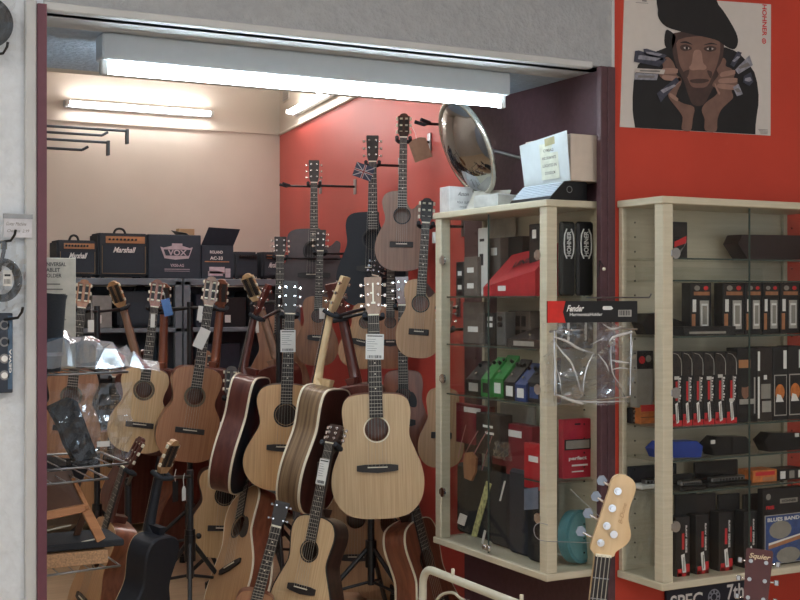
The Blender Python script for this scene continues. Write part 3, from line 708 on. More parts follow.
p = at_red(452, 125); wallhanger('empty hanger arm high on the red wall beside the round mirror', p, p+RN*.13)
# ---------------------------------------------------------------- paper tags tied to the guitars
def label_tag(key, label, x, z, w, h, tilt=0, lines=True, y=-.016, mat=None, cat='tag', name='price_tag', point=False, cord=0):
    X, Y, Z = G[key]['X'], G[key]['Y'], G[key]['Z']
    o = gp(key, x, y, z)
    zz = (UP*(1 if tilt is not None else 0)+X*math.tan(math.radians(tilt or 0))).normalized() if tilt is not None else Z
    yy = (Y-zz*Y.dot(zz)).normalized(); xx = yy.cross(zz)
    t = thing(name, label, cat, frame(o, xx, yy, zz))
    q = MB()
    if point: q.prism([(-w/2, -h), (w/2, -h), (w/2, -.012), (w*.2, 0), (-w*.2, 0), (-w/2, -.012)], -.0008, .0008, 0)
    else: q.box((-w/2, -.0008, -h), (w/2, .0008, 0), 0)
    if lines:
        q.box((-w*.42, -.0012, -h*.10), (w*.42, -.0008, -h*.06), 1)
        for k in range(6): q.box((-w*.42, -.0012, -h*(.2+.09*k)-.002), (w*(-.05+.3*random.random()), -.0008, -h*(.2+.09*k)), 2)
        for k in range(11): q.box((-w*.38+k*w*.07, -.0012, -h*.95), (-w*.38+k*w*.07+w*.04*(.5+random.random()), -.0008, -h*.84), 1)
    q.build('card', [mat or white_card, print_black, plain('grey_print', (130, 130, 132), .6)], t)
    if cord:
        MB().tube([(0, 0, -.004), (.004, 0, cord*.5), (0, .004, cord)], .0013, 4).build('cord', white_card, t)
    return t
def tag_at(key, px, py):
    """local x, z of the point of a guitar's front plane seen at a pixel"""
    M = G[key]['M']; Mi = M.inverted(); r = ray(px, py); o = Mi @ CAM; d = (Mi.to_3x3() @ r)
    k = (-.016-o.y)/d.y; p = o+d*k; return p.x, p.z
x, z = tag_at('SC', 375, 334); label_tag('SC', 'white barcode tag on the neck of the pale dreadnought', x, z, .075, .105, 1)
x, z = tag_at('SF', 288, 330); label_tag('SF', 'white barcode tag on the neck of the amber topped guitar', x, z, .07, .103, 0)
x, z = tag_at('SB', 325, 459); label_tag('SB', 'white barcode tag on the neck of the small spruce guitar', x, z, .045, .10, None)
x, z = tag_at('S1', 165, 299); label_tag('S1', 'blue paper tag hanging from the pale classical guitar headstock', x, z, .045, .09, -14, False, mat=plain('blue_card', (70, 112, 170), .6), cord=.05)
x, z = tag_at('S2', 206, 329); label_tag('S2', 'large white paper tag turned on the reddish classical guitar neck', x, z, .055, .105, 24, False)
x, z = tag_at('S2', 201, 306); label_tag('S2', 'slim white sticker on the reddish classical guitar neck top', x, z, .024, .075, 8, False)
x, z = tag_at('S3', 91, 320); label_tag('S3', 'small white tag below the leftmost orange headstock', x, z, .03, .06, 0, False, cord=.09)
x, z = tag_at('S1', 153, 314); label_tag('S1', 'slim white tag at the pale classical guitar nut', x, z, .022, .07, 2, False)
x, z = tag_at('S5', 245, 320); label_tag('S5', 'cream strip tag hanging under the slim natural headstock', x, z, .02, .09, 4, False, y=-.15)
x, z = tag_at('GX', 187, 487); label_tag('SL', 'white pointed price tag hanging beside the matt black backed guitar', *tag_at('SL', 186.5, 487), .024, .06, 0, False, point=True, y=-.03, cord=.055)
label_tag('SL', 'small black card box hanging at the low fork with a pale mark', *tag_at('SL', 178, 482), .036, .085, 0, False, y=-.03, mat=print_black, cord=.05)
x, z = tag_at('W7a', 344, 294); label_tag('W7a', 'tiny white price tag on a cord beside the blond neck', x, z, .02, .04, 0, False, point=True, cord=.06, y=-.05)
x, z = tag_at('W7a', 322, 308); label_tag('W7a', 'white tag hanging on the brown burst guitar neck', x, z, .03, .06, 0, False)
x, z = tag_at('W3', 416, 150); label_tag('W3', 'brown paper tag hanging from the highest nylon guitar', x, z+.055, .09, .11, -20, False, mat=plain('brown_card', (146, 118, 96), .7), point=True, cord=.06, y=-.03)
x, z = tag_at('SH', 222, 422); label_tag('SH', 'small grey white tag behind the dark mahogany sideways guitar', x, z, .02, .07, 6, False)
x, z = tag_at('W4', 434, 232); label_tag('W4', 'white sticker at the edge of the light nylon guitar neck', x, z, .016, .05, 0, False, y=-.008)
# flag card on the black guitar
x, z = tag_at('W2', 366, 165)
g = G['W2']; zz = (UP+g['X']*.35).normalized(); xx = g['Y'].cross(zz).normalized(); yy = zz.cross(xx)
t = thing('flag_card', 'small dark flag card with pale cross hanging on the black guitar neck', 'tag', frame(gp('W2', x, -.02, z), xx, yy, zz))
q = MB().box((-.05, -.001, -.075), (.05, .001, 0), 0)
for (x0, z0, x1, z1, wd, mi) in ((-.05, -.075, .05, 0, .008, 1), (-.05, 0, .05, -.075, .008, 1), (-.05, -.0375, .05, -.0375, .012, 1), (0, -.075, 0, 0, .012, 1), (-.05, -.0375, .05, -.0375, .006, 2), (0, -.075, 0, 0, .006, 2)):
    dx, dz = x1-x0, z1-z0; l = math.hypot(dx, dz); nx, nz = -dz/l*wd/2, dx/l*wd/2; e = -.0014-.0002*mi
    q.poly([(max(-.05, min(.05, a)), e, max(-.075, min(0, b))) for a, b in ((x0+nx, z0+nz), (x0-nx, z0-nz), (x1-nx, z1-nz), (x1+nx, z1+nz))], mi)
q.build('card', [plain('flag_navy', (44, 52, 74), .6), plain('flag_pale', (170, 168, 170), .6), plain('flag_red', (128, 54, 56), .6)], t)
# ---------------------------------------------------------------- left jamb: hooks and the wire display
def hook(label, px, py, Y, L, plate=True, up=.02):
    p = atX(0, 0, 1) if False else Vector((XL, Y, atY(47, py, Y).z)); tipx = atY(px, py, Y).x
    q = MB().tube([(XL-.002, Y, p.z), (tipx, Y, p.z)], .0045, 6)
    t = thing('display_hook', label, 'hook', (XL, Y, p.z))
    for i, v in enumerate(q.v): q.v[i] = v-Vector((XL, Y, p.z))
    q.build('rod', black_metal, t)
    if plate: MB().box((tipx-XL-.004, -.012, -.045), (tipx-XL+.004, .012, .006)).build('tip_plate', black_plastic, t)
    else: MB().tube([(tipx-XL, 0, 0), (tipx-XL+.02, 0, up*.6)], .0045, 6).build('tip', black_metal, t)
    return t
hook('upper empty hook with a dark end plate at the left jamb', 127, 126, 4.3, .2)
hook('lower empty hook with a dark end plate at the left jamb', 108, 139, 4.35, .2)
hook('short plain hook between the two plated ones at the left jamb', 102, 132, 4.15, .2, False)
hook('lowest short plain hook at the left jamb', 82, 148, 4.1, .2, False)
# wire shelf racks
def rack(label, corners, r=.004, nw=6):
    """corners: four points of a wire tray"""
    c = [Vector(p) for p in corners]; o = sum(c, Vector())/4
    t = thing('wire_shelf', label, 'shelf', o)
    P = [p-o for p in c]
    MB().tube(P, r, 6, closed=True).build('rim', steel, t)
    for k in range(1, nw):
        f_ = k/nw; MB().tube([P[0].lerp(P[1], f_), P[3].lerp(P[2], f_)], r*.6, 5).build('wire', steel, t)
    MB().tube([P[0], P[0]+Vector((-.03, 0, .03))], r, 6).build('bracket', steel, t)
    return t
def wshelf(label, py_near, Y0, Y1, x1, zoff=0, nw=6):
    h = atY(90, py_near, Y0).z
    x0 = XL+.004
    return rack(label, [(x0, Y0, h), (x1, Y0+.05, h), (x1, Y1, h), (x0, Y1, h)], nw=nw), h
X1 = atY(128, 470, 4.0).x
_, h1 = wshelf('upper wire shelf under the crumpled clear sheet at the left jamb', 374, 3.95, 4.35, X1)
_, h2 = wshelf('middle wire shelf carrying the bagged black case at the left jamb', 468, 3.95, 4.35, X1+.0)
_, h3 = wshelf('narrow wire shelf over the wooden footstool at the left jamb', 482, 4.0, 4.35, atY(112, 480, 4.0).x)
_, h4 = wshelf('lowest wire shelf carrying the wooden footstool at the left jamb', 572, 3.95, 4.4, atY(120, 570, 4.0).x)
# printed holder carton
YC = 4.24; a = atY(30, 336, YC); b = atY(76, 258, YC)
t = thing('holder_carton', 'grey white carton with black holder lettering at the left edge of the opening', 'box', (XL+.01, YC, h1+.0035)); a.z = h1+.0035
W = b.x-XL-.01; H = b.z-a.z
MB().box((0, 0, 0), (W, .09, H), bev=.003).build('carton_body', plain('grey_card', (178, 172, 160), .6), t)
q = MB()
xs_ = atY(47.5, 262, YC).x-XL-.01
for i, s_ in enumerate(('UNIVERSAL', 'TABLET', 'HOLDER')):
    w_ = (.075, .055, .06)[i]
    q.text(s_, (xs_-.014+w_/2, -.002, H-.022-i*.019), (1, 0, 0), (0, 0, 1), .013, w_, 0, bold=.02)
for k in range(9): q.box((xs_-.012, -.0015, H-.09-k*.017), (xs_-.012+.05+.03*random.random(), -.0008, H-.087-k*.017), 0)
q.build('carton_print', [plain('dark_print', (58, 58, 60), .6)], t)
a = atY(47, 336, 4.08); a.z = h1+.024; b = atY(62, 294, 4.08)
q = MB().tube([(b.x-.035, 4.08, a.z-.02), (b.x-.03, 4.08, b.z-.02), (b.x-.028, 4.08, b.z)], [.03, .042, .045], 12)
q.tube([(b.x-.033, 4.08, a.z+.03), (b.x-.033, 4.08, a.z+.042)], [.037, .038], 12, 1)
one('black_pouch', q, [black_cloth, steel], 'black pouch with silver bands standing in front of the holder carton', 'pouch')
# crumpled sheets and bags
def crumple(q, W, H, D, nx=16, nz=14, seed=1, amp=.03, mi=0, M=None, taper=0):
    rnd = random.Random(seed); cs = [(rnd.random()*W, rnd.random()*H, rnd.uniform(-1, 1)) for _ in range(26)]
    def f(x, z):
        s = 0
        best = sorted(((x-a)**2+(z-b)**2, h) for a, b, h in cs)[:2]
        return amp*(best[0][1]*.6+(math.sqrt(best[1][0])-math.sqrt(best[0][0]))*8*.5)
    vs = []; 
    for j in range(nz+1):
        for i in range(nx+1):
            x = W*i/nx; z = H*j/nz; ex = rnd.uniform(-1, 1)*W*.01
            vs.append((x+ex, f(x, z)*D, z+rnd.uniform(-1, 1)*H*.008))
    q.add(vs, [(j*(nx+1)+i, j*(nx+1)+i+1, (j+1)*(nx+1)+i+1, (j+1)*(nx+1)+i) for j in range(nz) for i in range(nx)], mi, False, M)
    return q
# clear sheet lying on the upper shelf
w_ = X1-XL+.1
rnd = random.Random(4); q = MB(); nx, ny = 12, 6; vs = []
for j in range(ny+1):
    for i in range(nx+1):
        u, v_ = i/nx, j/ny
        hgt = (.125*(1-u)**.6*(1-abs(v_-.5)*1.2)+(.05*rnd.random()))*(1 if 0 < i else .9)
        vs.append((XL+.012+u*(w_+.0)+rnd.uniform(-.016, .016), 3.96+v_*.36, h1+.006+max(0, hgt)*(1 if 0 < j < ny else .25)-(max(0, u-.8)*.12)))
q.add(vs, [(j*(nx+1)+i, j*(nx+1)+i+1, (j+1)*(nx+1)+i+1, (j+1)*(nx+1)+i) for j in range(ny) for i in range(nx)], 0)
one('plastic_sheet', q, film('crumpled_sheet', base=.30, edge=.45, scale=9, diff=.3, col=(150, 172, 196), bump=.25, rough=.2), 'crumpled clear plastic sheet on the upper wire shelf', 'plastic sheet')
# bagged black case
def px_poly(pts, Y): return [(p.x, p.z) for p in (atY(x, y, Y) for x, y in pts)]
cp = px_poly([(49, 408), (70, 398), (76, 401), (96, 455), (76, 464), (66, 446), (60, 428)], 4.08)
q = MB().prism(list(reversed(cp)), 4.06, 4.13, 0)
lo = min(p[1] for p in cp)
q.box((cp[4][0]-.02, 4.058, lo-.012), (cp[3][0], 4.13, lo+.012), 0)
one('black_case', q, black_cloth, 'black waisted case wrapped in a clear bag on the middle wire shelf', 'case')
p0 = atY(49, 468, 4.03)
q = crumple(MB(), atY(100, 460, 4.03).x-p0.x, .24, 1, seed=3, amp=.03, M=Matrix.Translation((p0.x, 4.03, p0.z+.005)))
one('clear_bag', q, dark_bag_film, 'clear bag around the black waisted case', 'bag')
p0 = atY(77, 462, 4.16)
q = crumple(MB(), atY(132, 460, 4.16).x-p0.x, .26, 1, seed=8, amp=.04, M=Matrix.Translation((p0.x, 4.16, p0.z)))
one('clear_bag', q, bag_film, 'crinkled clear bag with faint print right of the black waisted case', 'bag')
p = atY(103, 444, 4.10)
one('price_sticker', MB().box((p.x-.02, 4.10, p.z-.009), (p.x+.022, 4.101, p.z+.009), bev=.0004), white_card, 'small white sticker on the crinkled clear bag', 'sticker')
# wooden footstool
t = thing('wooden_footstool', 'wooden music footstool with brown board on the lowest wire shelf', 'footstool', (XL, 4.1, h4))
oak = wood('stool_wood', (188, 132, 88), (164, 110, 70), sc=(8, 8, 60), rough=.5)
bw_ = plain('brown_board', (96, 66, 50), .6)
def L_(px, py, Y): v = atY(px, py, Y); return Vector((v.x-XL, v.y-4.1, v.z-h4))
def bar(q, p, r_, w, d, mi=0):
    p = Vector(p); r_ = Vector(r_); z = (r_-p).normalized(); x = Vector((0, 1, 0)).cross(z).normalized(); y = z.cross(x)
    q.box((-w/2, -d/2, 0), (w/2, d/2, (r_-p).length), mi, frame(p, x, y, z), bev=.002)
A_, B_, C_, D_ = L_(40, 476, 4.2), L_(72, 474, 4.2), L_(86, 512, 4.06), L_(40, 522, 4.06)
n_ = Vector((0, .3, 1)).normalized()*.012
MB().add([D_, C_, B_, A_, D_+n_, C_+n_, B_+n_, A_+n_], [(0, 1, 2, 3), (7, 6, 5, 4), (0, 4, 5, 1), (1, 5, 6, 2), (2, 6, 7, 3), (3, 7, 4, 0)]).build('top_board', bw_, t)
q = MB(); bar(q, L_(73, 479, 4.12), L_(88, 510, 4.04), .014, .02); bar(q, L_(86, 510, 4.04), L_(101, 540, 4.04), .03, .02); q.build('side_bar', oak, t)
q = MB(); bar(q, L_(40, 517, 4.05), L_(88, 507, 4.05), .026, .02); q.build('cross_bar', oak, t)
q = MB(); bar(q, L_(86, 508, 4.14), L_(72, 548, 4.2), .02, .014); q.build('rear_bar', bw_, t)
MB().tube([L_(40, 552, 4.06), L_(96, 539, 4.06)], .003, 6).build('steel_rod', ivory, t)
MB().tube([L_(40, 532, 4.12), L_(71, 525, 4.12)], .003, 6).build('steel_rod', ivory, t)
b0, b1 = L_(42, 552, 4.03), L_(104, 538, 4.3)
MB().box((.005, -.06, b0.z-.006), (b1.x, .16, b0.z+.016), bev=.004).build('rubber_pad', black_cloth, t)
q = MB().box((.005, -.07, .006), (L_(108, 560, 4.03).x, .12, max(.02, b0.z-.012)), bev=.002)
q.build('perforated_base', plain('perforated_ply', (178, 140, 104), .6, var=.35, scale=160), t)
# ---------------------------------------------------------------- glass display cabinets
CLN, CDP, CZ0, CZ1 = .82, .25, .48, 1.865
def cabinet(M, label, shelves, ends):
    """local: x along the doors, y from the doors to the back, z up"""
    t = thing('display_cabinet', label, 'cabinet', M)
    H = CZ1-CZ0; b = .026; pw = .046
    MB().box((-.008, -.008, 0), (CLN+.008, CDP, b), bev=.003).build('base_board', beige_board, t)
    MB().box((-.008, -.008, H-b), (CLN+.008, CDP, H), bev=.003).build('top_board', beige_board, t)
    for (x0, x1, y0, y1) in ((0, pw, 0, pw), (CLN-pw, CLN, 0, pw), (0, .022, CDP-.022, CDP), (CLN-.022, CLN, CDP-.022, CDP)):
        MB().box((x0, y0, b), (x1, y1, H-b), bev=.002).build('post', beige_board, t)
    MB().box((.1 if ends else .022, CDP-.008, b), (CLN-.022, CDP, H-b)).build('back_panel', beige_board, t)
    for x in (.008, CLN-.012): MB().box((x, pw, b), (x+.004, CDP-.022, H-b)).build('end_pane', pane_mat, t)
    for x0, x1 in ((pw, CLN/2-.001), (CLN/2+.001, CLN-pw)):
        d = MB().box((x0, .006, b+.003), (x1, .010, H-b-.003)).box(*(((x1-.0018, .005, b+.003), (x1, .0102, H-b-.003)) if x0 < .2 else ((x0, .005, b+.003), (x0+.001, .0102, H-b-.003))), 1).build('glass_door', [pane_mat, edge_glass], t)
        hx = x0+.012 if x0 < .2 else x1-.012
        for z in (.22, H/2, H-.2):
            hg = MB().cyl((hx, -.002, z), (hx, .006, z), .020, n=14).box((hx-.022, -.003, z-.012), (hx-.006, .009, z+.012), bev=.002)
            hg.build('hinge', chrome, d)
        kx = CLN/2-.014 if x0 < .2 else CLN/2+.014
        MB().cyl((kx, .006, .05), (kx, -.010, .05), .009, n=12).box((kx-.012, -.004, .038), (kx+.012, .005, .062), bev=.002).build('door_lock', chrome, d)
    for (z, xa, xb) in shelves:
        sh = MB().box((xa, .03, z-CZ0-.006), (xb, CDP-.012, z-CZ0), bev=.001).box((xa, .028, z-CZ0-.006), (xb, .03, z-CZ0), 1).build('glass_shelf', [shelf_glass, edge_glass], t)
    q = MB()
    for k in range(24):
        for x in (.0225, CLN-.0225): q.box((x-.0006, CDP-.07, .08+k*.053), (x+.0006, CDP-.064, .086+k*.053)); 
    q.build('peg_holes', print_black, t)
    return t
RS = [1.651, 1.572, 1.371, 1.047, .929, .814]
RX = 2.862; RYF = 3.446
cabinet(Matrix.Translation((RX, RYF, CZ0)), 'right wall cabinet of pale board and glass, filled with harmonica boxes', [(z, .024, CLN-.024) for z in RS], False)
LS = [1.515, 1.318, 1.112]
LXF = 2.585; LY0 = 4.577
cabinet(frame((LXF, LY0, CZ0), (0, -1, 0), (1, 0, 0), UP), 'left cabinet of pale board and glass with pedals and a red box, in the passage', [(z, .024, CLN-.11) for z in LS]+[(.83, CLN-.22, CLN-.024)], True)
# ---------------------------------------------------------------- contents of the right cabinet
dk = plain('dark_pack', (30, 28, 30), .5, var=.1); dk2 = plain('brown_black_pack', (46, 38, 36), .5, var=.1)
silver = plain('silver_print', (186, 184, 178), .35, .4, var=.1); tanp = plain('tan_print', (176, 120, 84), .5, var=.2)
orangep = plain('orange_print', (206, 120, 60), .5, var=.25, scale=40); bluep = plain('blue_print', (60, 84, 140), .5, var=.25, scale=40)
skinp = plain('skin_print', (146, 104, 84), .5, var=.2, scale=40); greyp = plain('grey_pack', (150, 146, 138), .5, var=.1)
PM = [dk, silver, print_red, tanp, print_white, orangep, bluep, skinp, greyp, dk2, print_gold]
def rbox(name, label, cat, x0, x1, y0, shelf, Y=3.50, D=.05, mi=0, deco=None, group=None, tiltx=0, bev=.0015, y1=None):
    a = atY(x0, 300, Y); b = atY(x1, 300, Y); top = atY((x0+x1)/2, y0, Y).z; W = b.x-a.x; H = top-shelf
    t = MB(); t.box((0, 0, 0), (W, D, H), mi, bev=bev)
    if deco: deco(t, W, H)
    o = t.build(name, PM); o.location = (a.x, Y, shelf+.0005)
    return tag(o, label, cat, group)
e = -.0008
def d_harp(q, W, H):     # upright harmonica pack with header, window and red foot
    q.tube([(W*.1, e*3, H*.985), (W*.55, e*3, H*.965), (W*.88, e*3, H*.90), (W*.95, e*3, H*.84), (W*.95, e*3, H*.68)], .0014, 4, 1)
    for k in range(9): q.box((W*.76, e*2, H*(.32+.038*k)), (W*(.80+.06*(k % 3)), 0, H*(.345+.038*k)), 4)
    q.box((W*.04, e, H*.68), (W*.96, 0, H*.985), 9); 
    q.disc((W*.35, e*2, H*.90), (1, 0, 0), (0, 0, 1), 0, W*.17, 0, 12); q.disc((W*.6, e*2, H*.78), (1, 0, 0), (0, 0, 1), 0, W*.15, 0, 12)
    q.box((W*.38, e*2, H*.34), (W*.56, 0, H*.60), 2); q.box((W*.62, e*2, H*.32), (W*.72, 0, H*.66), 1)
    q.add([(W*.30, e*3, H*.30), (W*.56, e*3, H*.32), (W*.70, e*3, H*.05), (W*.44, e*3, H*.03)], [(0, 3, 2, 1)], 4)
    q.box((W*.46, e*4, H*.06), (W*.54, 0, H*.28), 8)
    q.box((0, e*2, 0), (W, 0, H*.075), 2); q.box((W*.06, e*2, .05*H), (W*.32, 0, H*.16), 2)
xs_ = [671.5, 682, 692.5, 703.5, 714.5, 726, 737]
ords = ('first', 'second', 'third', 'fourth', 'fifth', 'sixth')
for i in range(6):
    rbox('harmonica_pack', '%s dark harmonica pack with red foot from the corner post, long shelf row' % ords[i], 'harmonica pack', xs_[i]+.4, xs_[i+1]-.4, 352, RS[3], 3.50, .06, 0, d_harp, 'red footed harmonica packs')
    if i in (0, 3, 4, 5):
        py = (378, 378, 376, 400)[(0, 3, 4, 5).index(i)]; p = atY((xs_[i]+xs_[i+1])/2, py, 3.497)
        one('price_sticker', MB().box((p.x-.011, 3.496, p.z-.006), (p.x+.011, 3.4972, p.z+.006), bev=.0003), white_card, 'white price sticker on the %s red footed harmonica pack' % ords[i], 'sticker')
def d_face(q, W, H):
    q.box((W*.06, e, H*.73), (W*.66, 0, H*.84), 10)
    q.disc((W*.40, e, H*.42), (.8, 0, 0), (0, 0, 1.2), 0, W*.26, 7, 14); q.disc((W*.35, e*2, H*.52), (1, 0, 0), (0, 0, .6), 0, W*.26, 0, 12)
    q.box((W*.1, e*2, H*.24), (W*.85, 0, H*.31), 1); q.box((W*.84, e*2, .03), (W*.9, 0, H*.6), 1)
rbox('blues_pack', 'dark pack with printed portrait right of the red footed harmonica packs', 'harmonica pack', 737.5, 757, 348, RS[3], 3.50, .06, 0, d_face)
def d_tall(q, W, H):
    q.box((W*.02, e, H*.04), (W*.14, 0, H*.60), 4); q.box((W*.02, e, H*.68), (W*.16, 0, H*.94), 4)
    q.box((W*.24, e, H*.3), (W*.86, 0, H*.5), 8); q.box((W*.3, e, H*.12), (W*.9, 0, H*.27), 1); q.box((W*.42, e, H*.56), (W*.62, 0, H*.62), 4)
rbox('harmonica_pack', 'dark pack with grey photo stripes beside the printed portrait pack', 'harmonica pack', 757.5, 772.5, 347, RS[3], 3.495, .06, 9, d_tall)
def d_sun(q, W, H):
    q.box((W*.08, e, H*.06), (W*.94, 0, H*.62), 1); q.box((W*.13, e*2, H*.075), (W*.89, 0, H*.605), 0)
    q.disc((W*.45, e*3, H*.38), (1, 0, 0), (0, 0, 1.3), 0, W*.32, 5, 16); q.add([(W*.16, e*4, H*.25), (W*.7, e*4, H*.25), (W*.5, e*4, H*.34), (W*.24, e*4, H*.36)], [(0, 1, 2, 3)], 4)
    q.box((W*.72, e, H*.7), (W*.93, 0, H*.95), 4)
rbox('harmonica_pack', 'dark pack with orange sunburst print, left of two', 'harmonica pack', 773, 787.5, 347, RS[3], 3.495, .06, 0, d_sun)
rbox('harmonica_pack', 'dark pack with orange sunburst print, right of two', 'harmonica pack', 788, 803, 346, RS[3], 3.495, .06, 0, d_sun)
# left end of that shelf
def d_swirl(q, W, H):
    q.box((0, e, H*.68), (W, 0, H), 0); q.disc((W*.3, e*2, H*.84), (1, 0, 0), (0, 0, 1), 0, W*.2, 2, 10); q.disc((W*.7, e*2, H*.86), (1, 0, 0), (0, 0, 1), 0, W*.18, 8, 10)
rbox('accessory_pack', 'tall grey pack with dark flowered header behind the corner post', 'pack', 637, 653, 351, RS[3]+.06, 3.625, .04, 8, d_swirl)
rbox('small_box_stack', 'red and yellow small boxes stacked behind the corner post', 'box', 641, 656, 405, RS[3], 3.62, .05, 5, lambda q, W, H: (q.box((0, e, H*.33), (W, 0, H*.36), 0), q.box((0, e, H*.66), (W, 0, H), 2)))
rbox('small_box_stack', 'dark small boxes with pale fronts beside the red and yellow ones', 'box', 632, 640, 408, RS[3], 3.655, .03, 0, lambda q, W, H: [q.box((W*.2, e, H*(.1+.3*k)), (W*.9, 0, H*(.27+.3*k)), 8) for k in range(3)])
# third shelf row: upright packs with silver windows
def d_win(q, W, H):
    q.box((W*.05, e, H*.74), (W*.95, 0, H*.98), 9); q.box((W*.15, e*2, H*.76), (W*.9, 0, H*.83), 3); q.disc((W*.3, e*2, H*.9), (1, 0, 0), (0, 0, .7), 0, W*.14, 8, 10); q.disc((W*.72, e*2, H*.9), (1, 0, 0), (0, 0, .7), 0, W*.12, 2, 10)
    q.box((W*.44, e*2, H*.10), (W*.86, 0, H*.66), 1); q.box((W*.50, e*3, H*.16), (W*.80, 0, H*.60), 4); q.box((W*.54, e*4, H*.2), (W*.76, 0, H*.56), 8)
    q.box((W*.06, e*2, H*.08), (W*.22, 0, H*.4), 3); q.box((W*.1, e*3, H*.44), (W*.25, 0, H*.68), 4)
xs_ = [690.5, 711.5]
rbox('harmonica_pack', 'window pack standing alone left of its row on the middle shelf', 'harmonica pack', 690.5, 711.5, 283, RS[2], 3.56, .05, 0, d_win)
for i, (x0, x1) in enumerate(((723, 745), (745.5, 762.5), (763, 780), (780.5, 800), (800.5, 818))):
    rbox('harmonica_pack', '%s window pack in the row right of the single one, middle shelf' % ords[i], 'harmonica pack', x0, x1-.6, 283, RS[2], 3.56, .05, 0, d_win, 'window packs on the middle shelf')
# flat black things before them
a = atY(641, 333, 3.53)
t = one('harness_case', MB().prism(px_poly([(640, 322), (645, 334), (660, 334), (683, 334), (684, 322), (672, 318), (662, 312), (646, 313)], 3.60), 3.59, 3.65), black_plastic, 'small black clip case at the left end of the middle shelf', 'case')
t.location.z = RS[2]+.001
rbox('flat_black_case', 'long flat black case lying before the window packs', 'case', 684, 736, 326.5, RS[2], 3.475, .06, 0, lambda q, W, H: q.box((W*.1, e, H*.2), (W*.8, 0, H*.45), 8))
# top shelf
def d_top(q, W, H):
    q.box((W*.1, e, H*.6), (W*.85, 0, H*.88), 9); q.add([(W*.05, e*2, H*.3), (W*.9, e*2, H*.42), (W*.9, e*2, H*.62), (W*.05, e*2, H*.45)], [(0, 1, 2, 3)], 2)
    q.add([(W*.1, e*3, H*.1), (W*.8, e*3, H*.36), (W*.95, e*3, H*.52), (W*.4, e*3, H*.1)], [(0, 3, 2, 1)], 8)
rbox('harmonica_pack', 'single dark pack with red print on the top shelf by the corner post', 'harmonica pack', 673.5, 687.5, 222, RS[0], 3.54, .05, 0, d_top)
def hexcase(label, pts, shelf, Y, D, m, band=None):
    P = px_poly(pts, Y); zlo = min(p[1] for p in P)
    q = MB().prism([(x, z-zlo) for x, z in P], 0, D, 0)
    o = q.build('harmonica_case', m); x0 = 0; o.location = (0, Y, shelf+.001)
    return tag(o, label, 'case')
hexcase('brown black faceted case at the right of the top shelf', [(738, 240), (748, 256), (806, 256), (812, 240), (800, 232), (742, 231)], RS[0], 3.54, .08, plain('plum_case', (48, 32, 32), .45))
one('clear_riser', MB().box((RX+.03, 3.62, RS[1]+.001), (3.5, 3.64, RS[1]+.05), bev=.002), pane_mat, 'clear acrylic strip lying on the second shelf', 'riser')
# cases on the fifth shelf
hexcase('blue harmonica case seen behind the corner post', [(656, 448), (660, 457), (701, 456), (703, 445), (697, 440), (663, 441)], RS[4], 3.50, .06, plain('blue_case', (34, 62, 150), .35))
hexcase('black glossy harmonica case with white sticker beside the blue one', [(710, 442), (715, 453), (748, 451), (751, 439), (746, 434), (718, 434)], RS[4], 3.50, .06, plain('gloss_black', (24, 22, 24), .2))
hexcase('black glossy harmonica case at the right end of the fifth shelf', [(764, 441), (770, 452), (806, 449), (810, 438), (804, 433), (772, 433)], RS[4], 3.50, .06, plain('gloss_black', (24, 22, 24), .2))
for px, py, s in ((713, 442, 'beside the blue case'), (797, 435, 'at the right end')):
    p = atY(px, py, 3.497); one('price_sticker', MB().box((p.x-.01, 3.496, p.z-.007), (p.x+.01, 3.499, p.z+.007), bev=.0004), white_card, 'white round sticker on the black glossy case '+s, 'sticker')
# sixth shelf: open harmonicas in trays
def harp_tray(label, x0, x1, y0, lidh, tray, lid, Y=3.50):
    a = atY(x0, y0, Y); b = atY(x1, y0, Y); W = b.x-a.x; H = .03
    t = thing('harmonica_tray', label, 'harmonica', (a.x, Y, RS[5]+.001))
    MB().box((0, 0, 0), (W, .07, .016), bev=.004).build('tray', tray, t)
    MB().box((0, .072, .0), (W, .088, lidh), bev=.003).build('lid', lid, t)
    h = MB().box((W*.12, .012, .016), (W*.9, .04, .034), 0, bev=.003)
    for k in range(10): h.box((W*(.15+.072*k), .0105, .020), (W*(.19+.072*k), .0125, .028), 1)
    h.build('harmonica', [steel, print_black], t)
harp_tray('silver harmonica in a white tray behind the corner post', 642, 690, 485, .075, white_card, black_cloth, 3.575)
harp_tray('dark harmonica with ribbed comb in a black tray right of the white tray', 681, 707, 485, .05, black_plastic, black_plastic, 3.48)
harp_tray('bright chrome harmonica lying in an open black case on the low shelf', 709, 752, 485, .085, black_plastic, plain('gloss_black', (24, 22, 24), .2))
rbox('accessory_box', 'orange printed box lying at the right of the low shelf', 'box', 753, 777, 470, RS[5], 3.52, .08, 5, lambda q, W, H: (q.box((W*.1, e, H*.55), (W*.9, 0, H*.85), 2), q.box((W*.4, e, H*.1), (W*.9, 0, H*.4), 3)))
rbox('accessory_box', 'dark box with white window prints at the right end of the low shelf', 'box', 778, 806, 469, RS[5], 3.52, .08, 0, lambda q, W, H: [q.box((W*x, e, H*.15), (W*(x+.18), 0, H*.85), m) for x, m in ((.08, 4), (.4, 8), (.72, 4))])
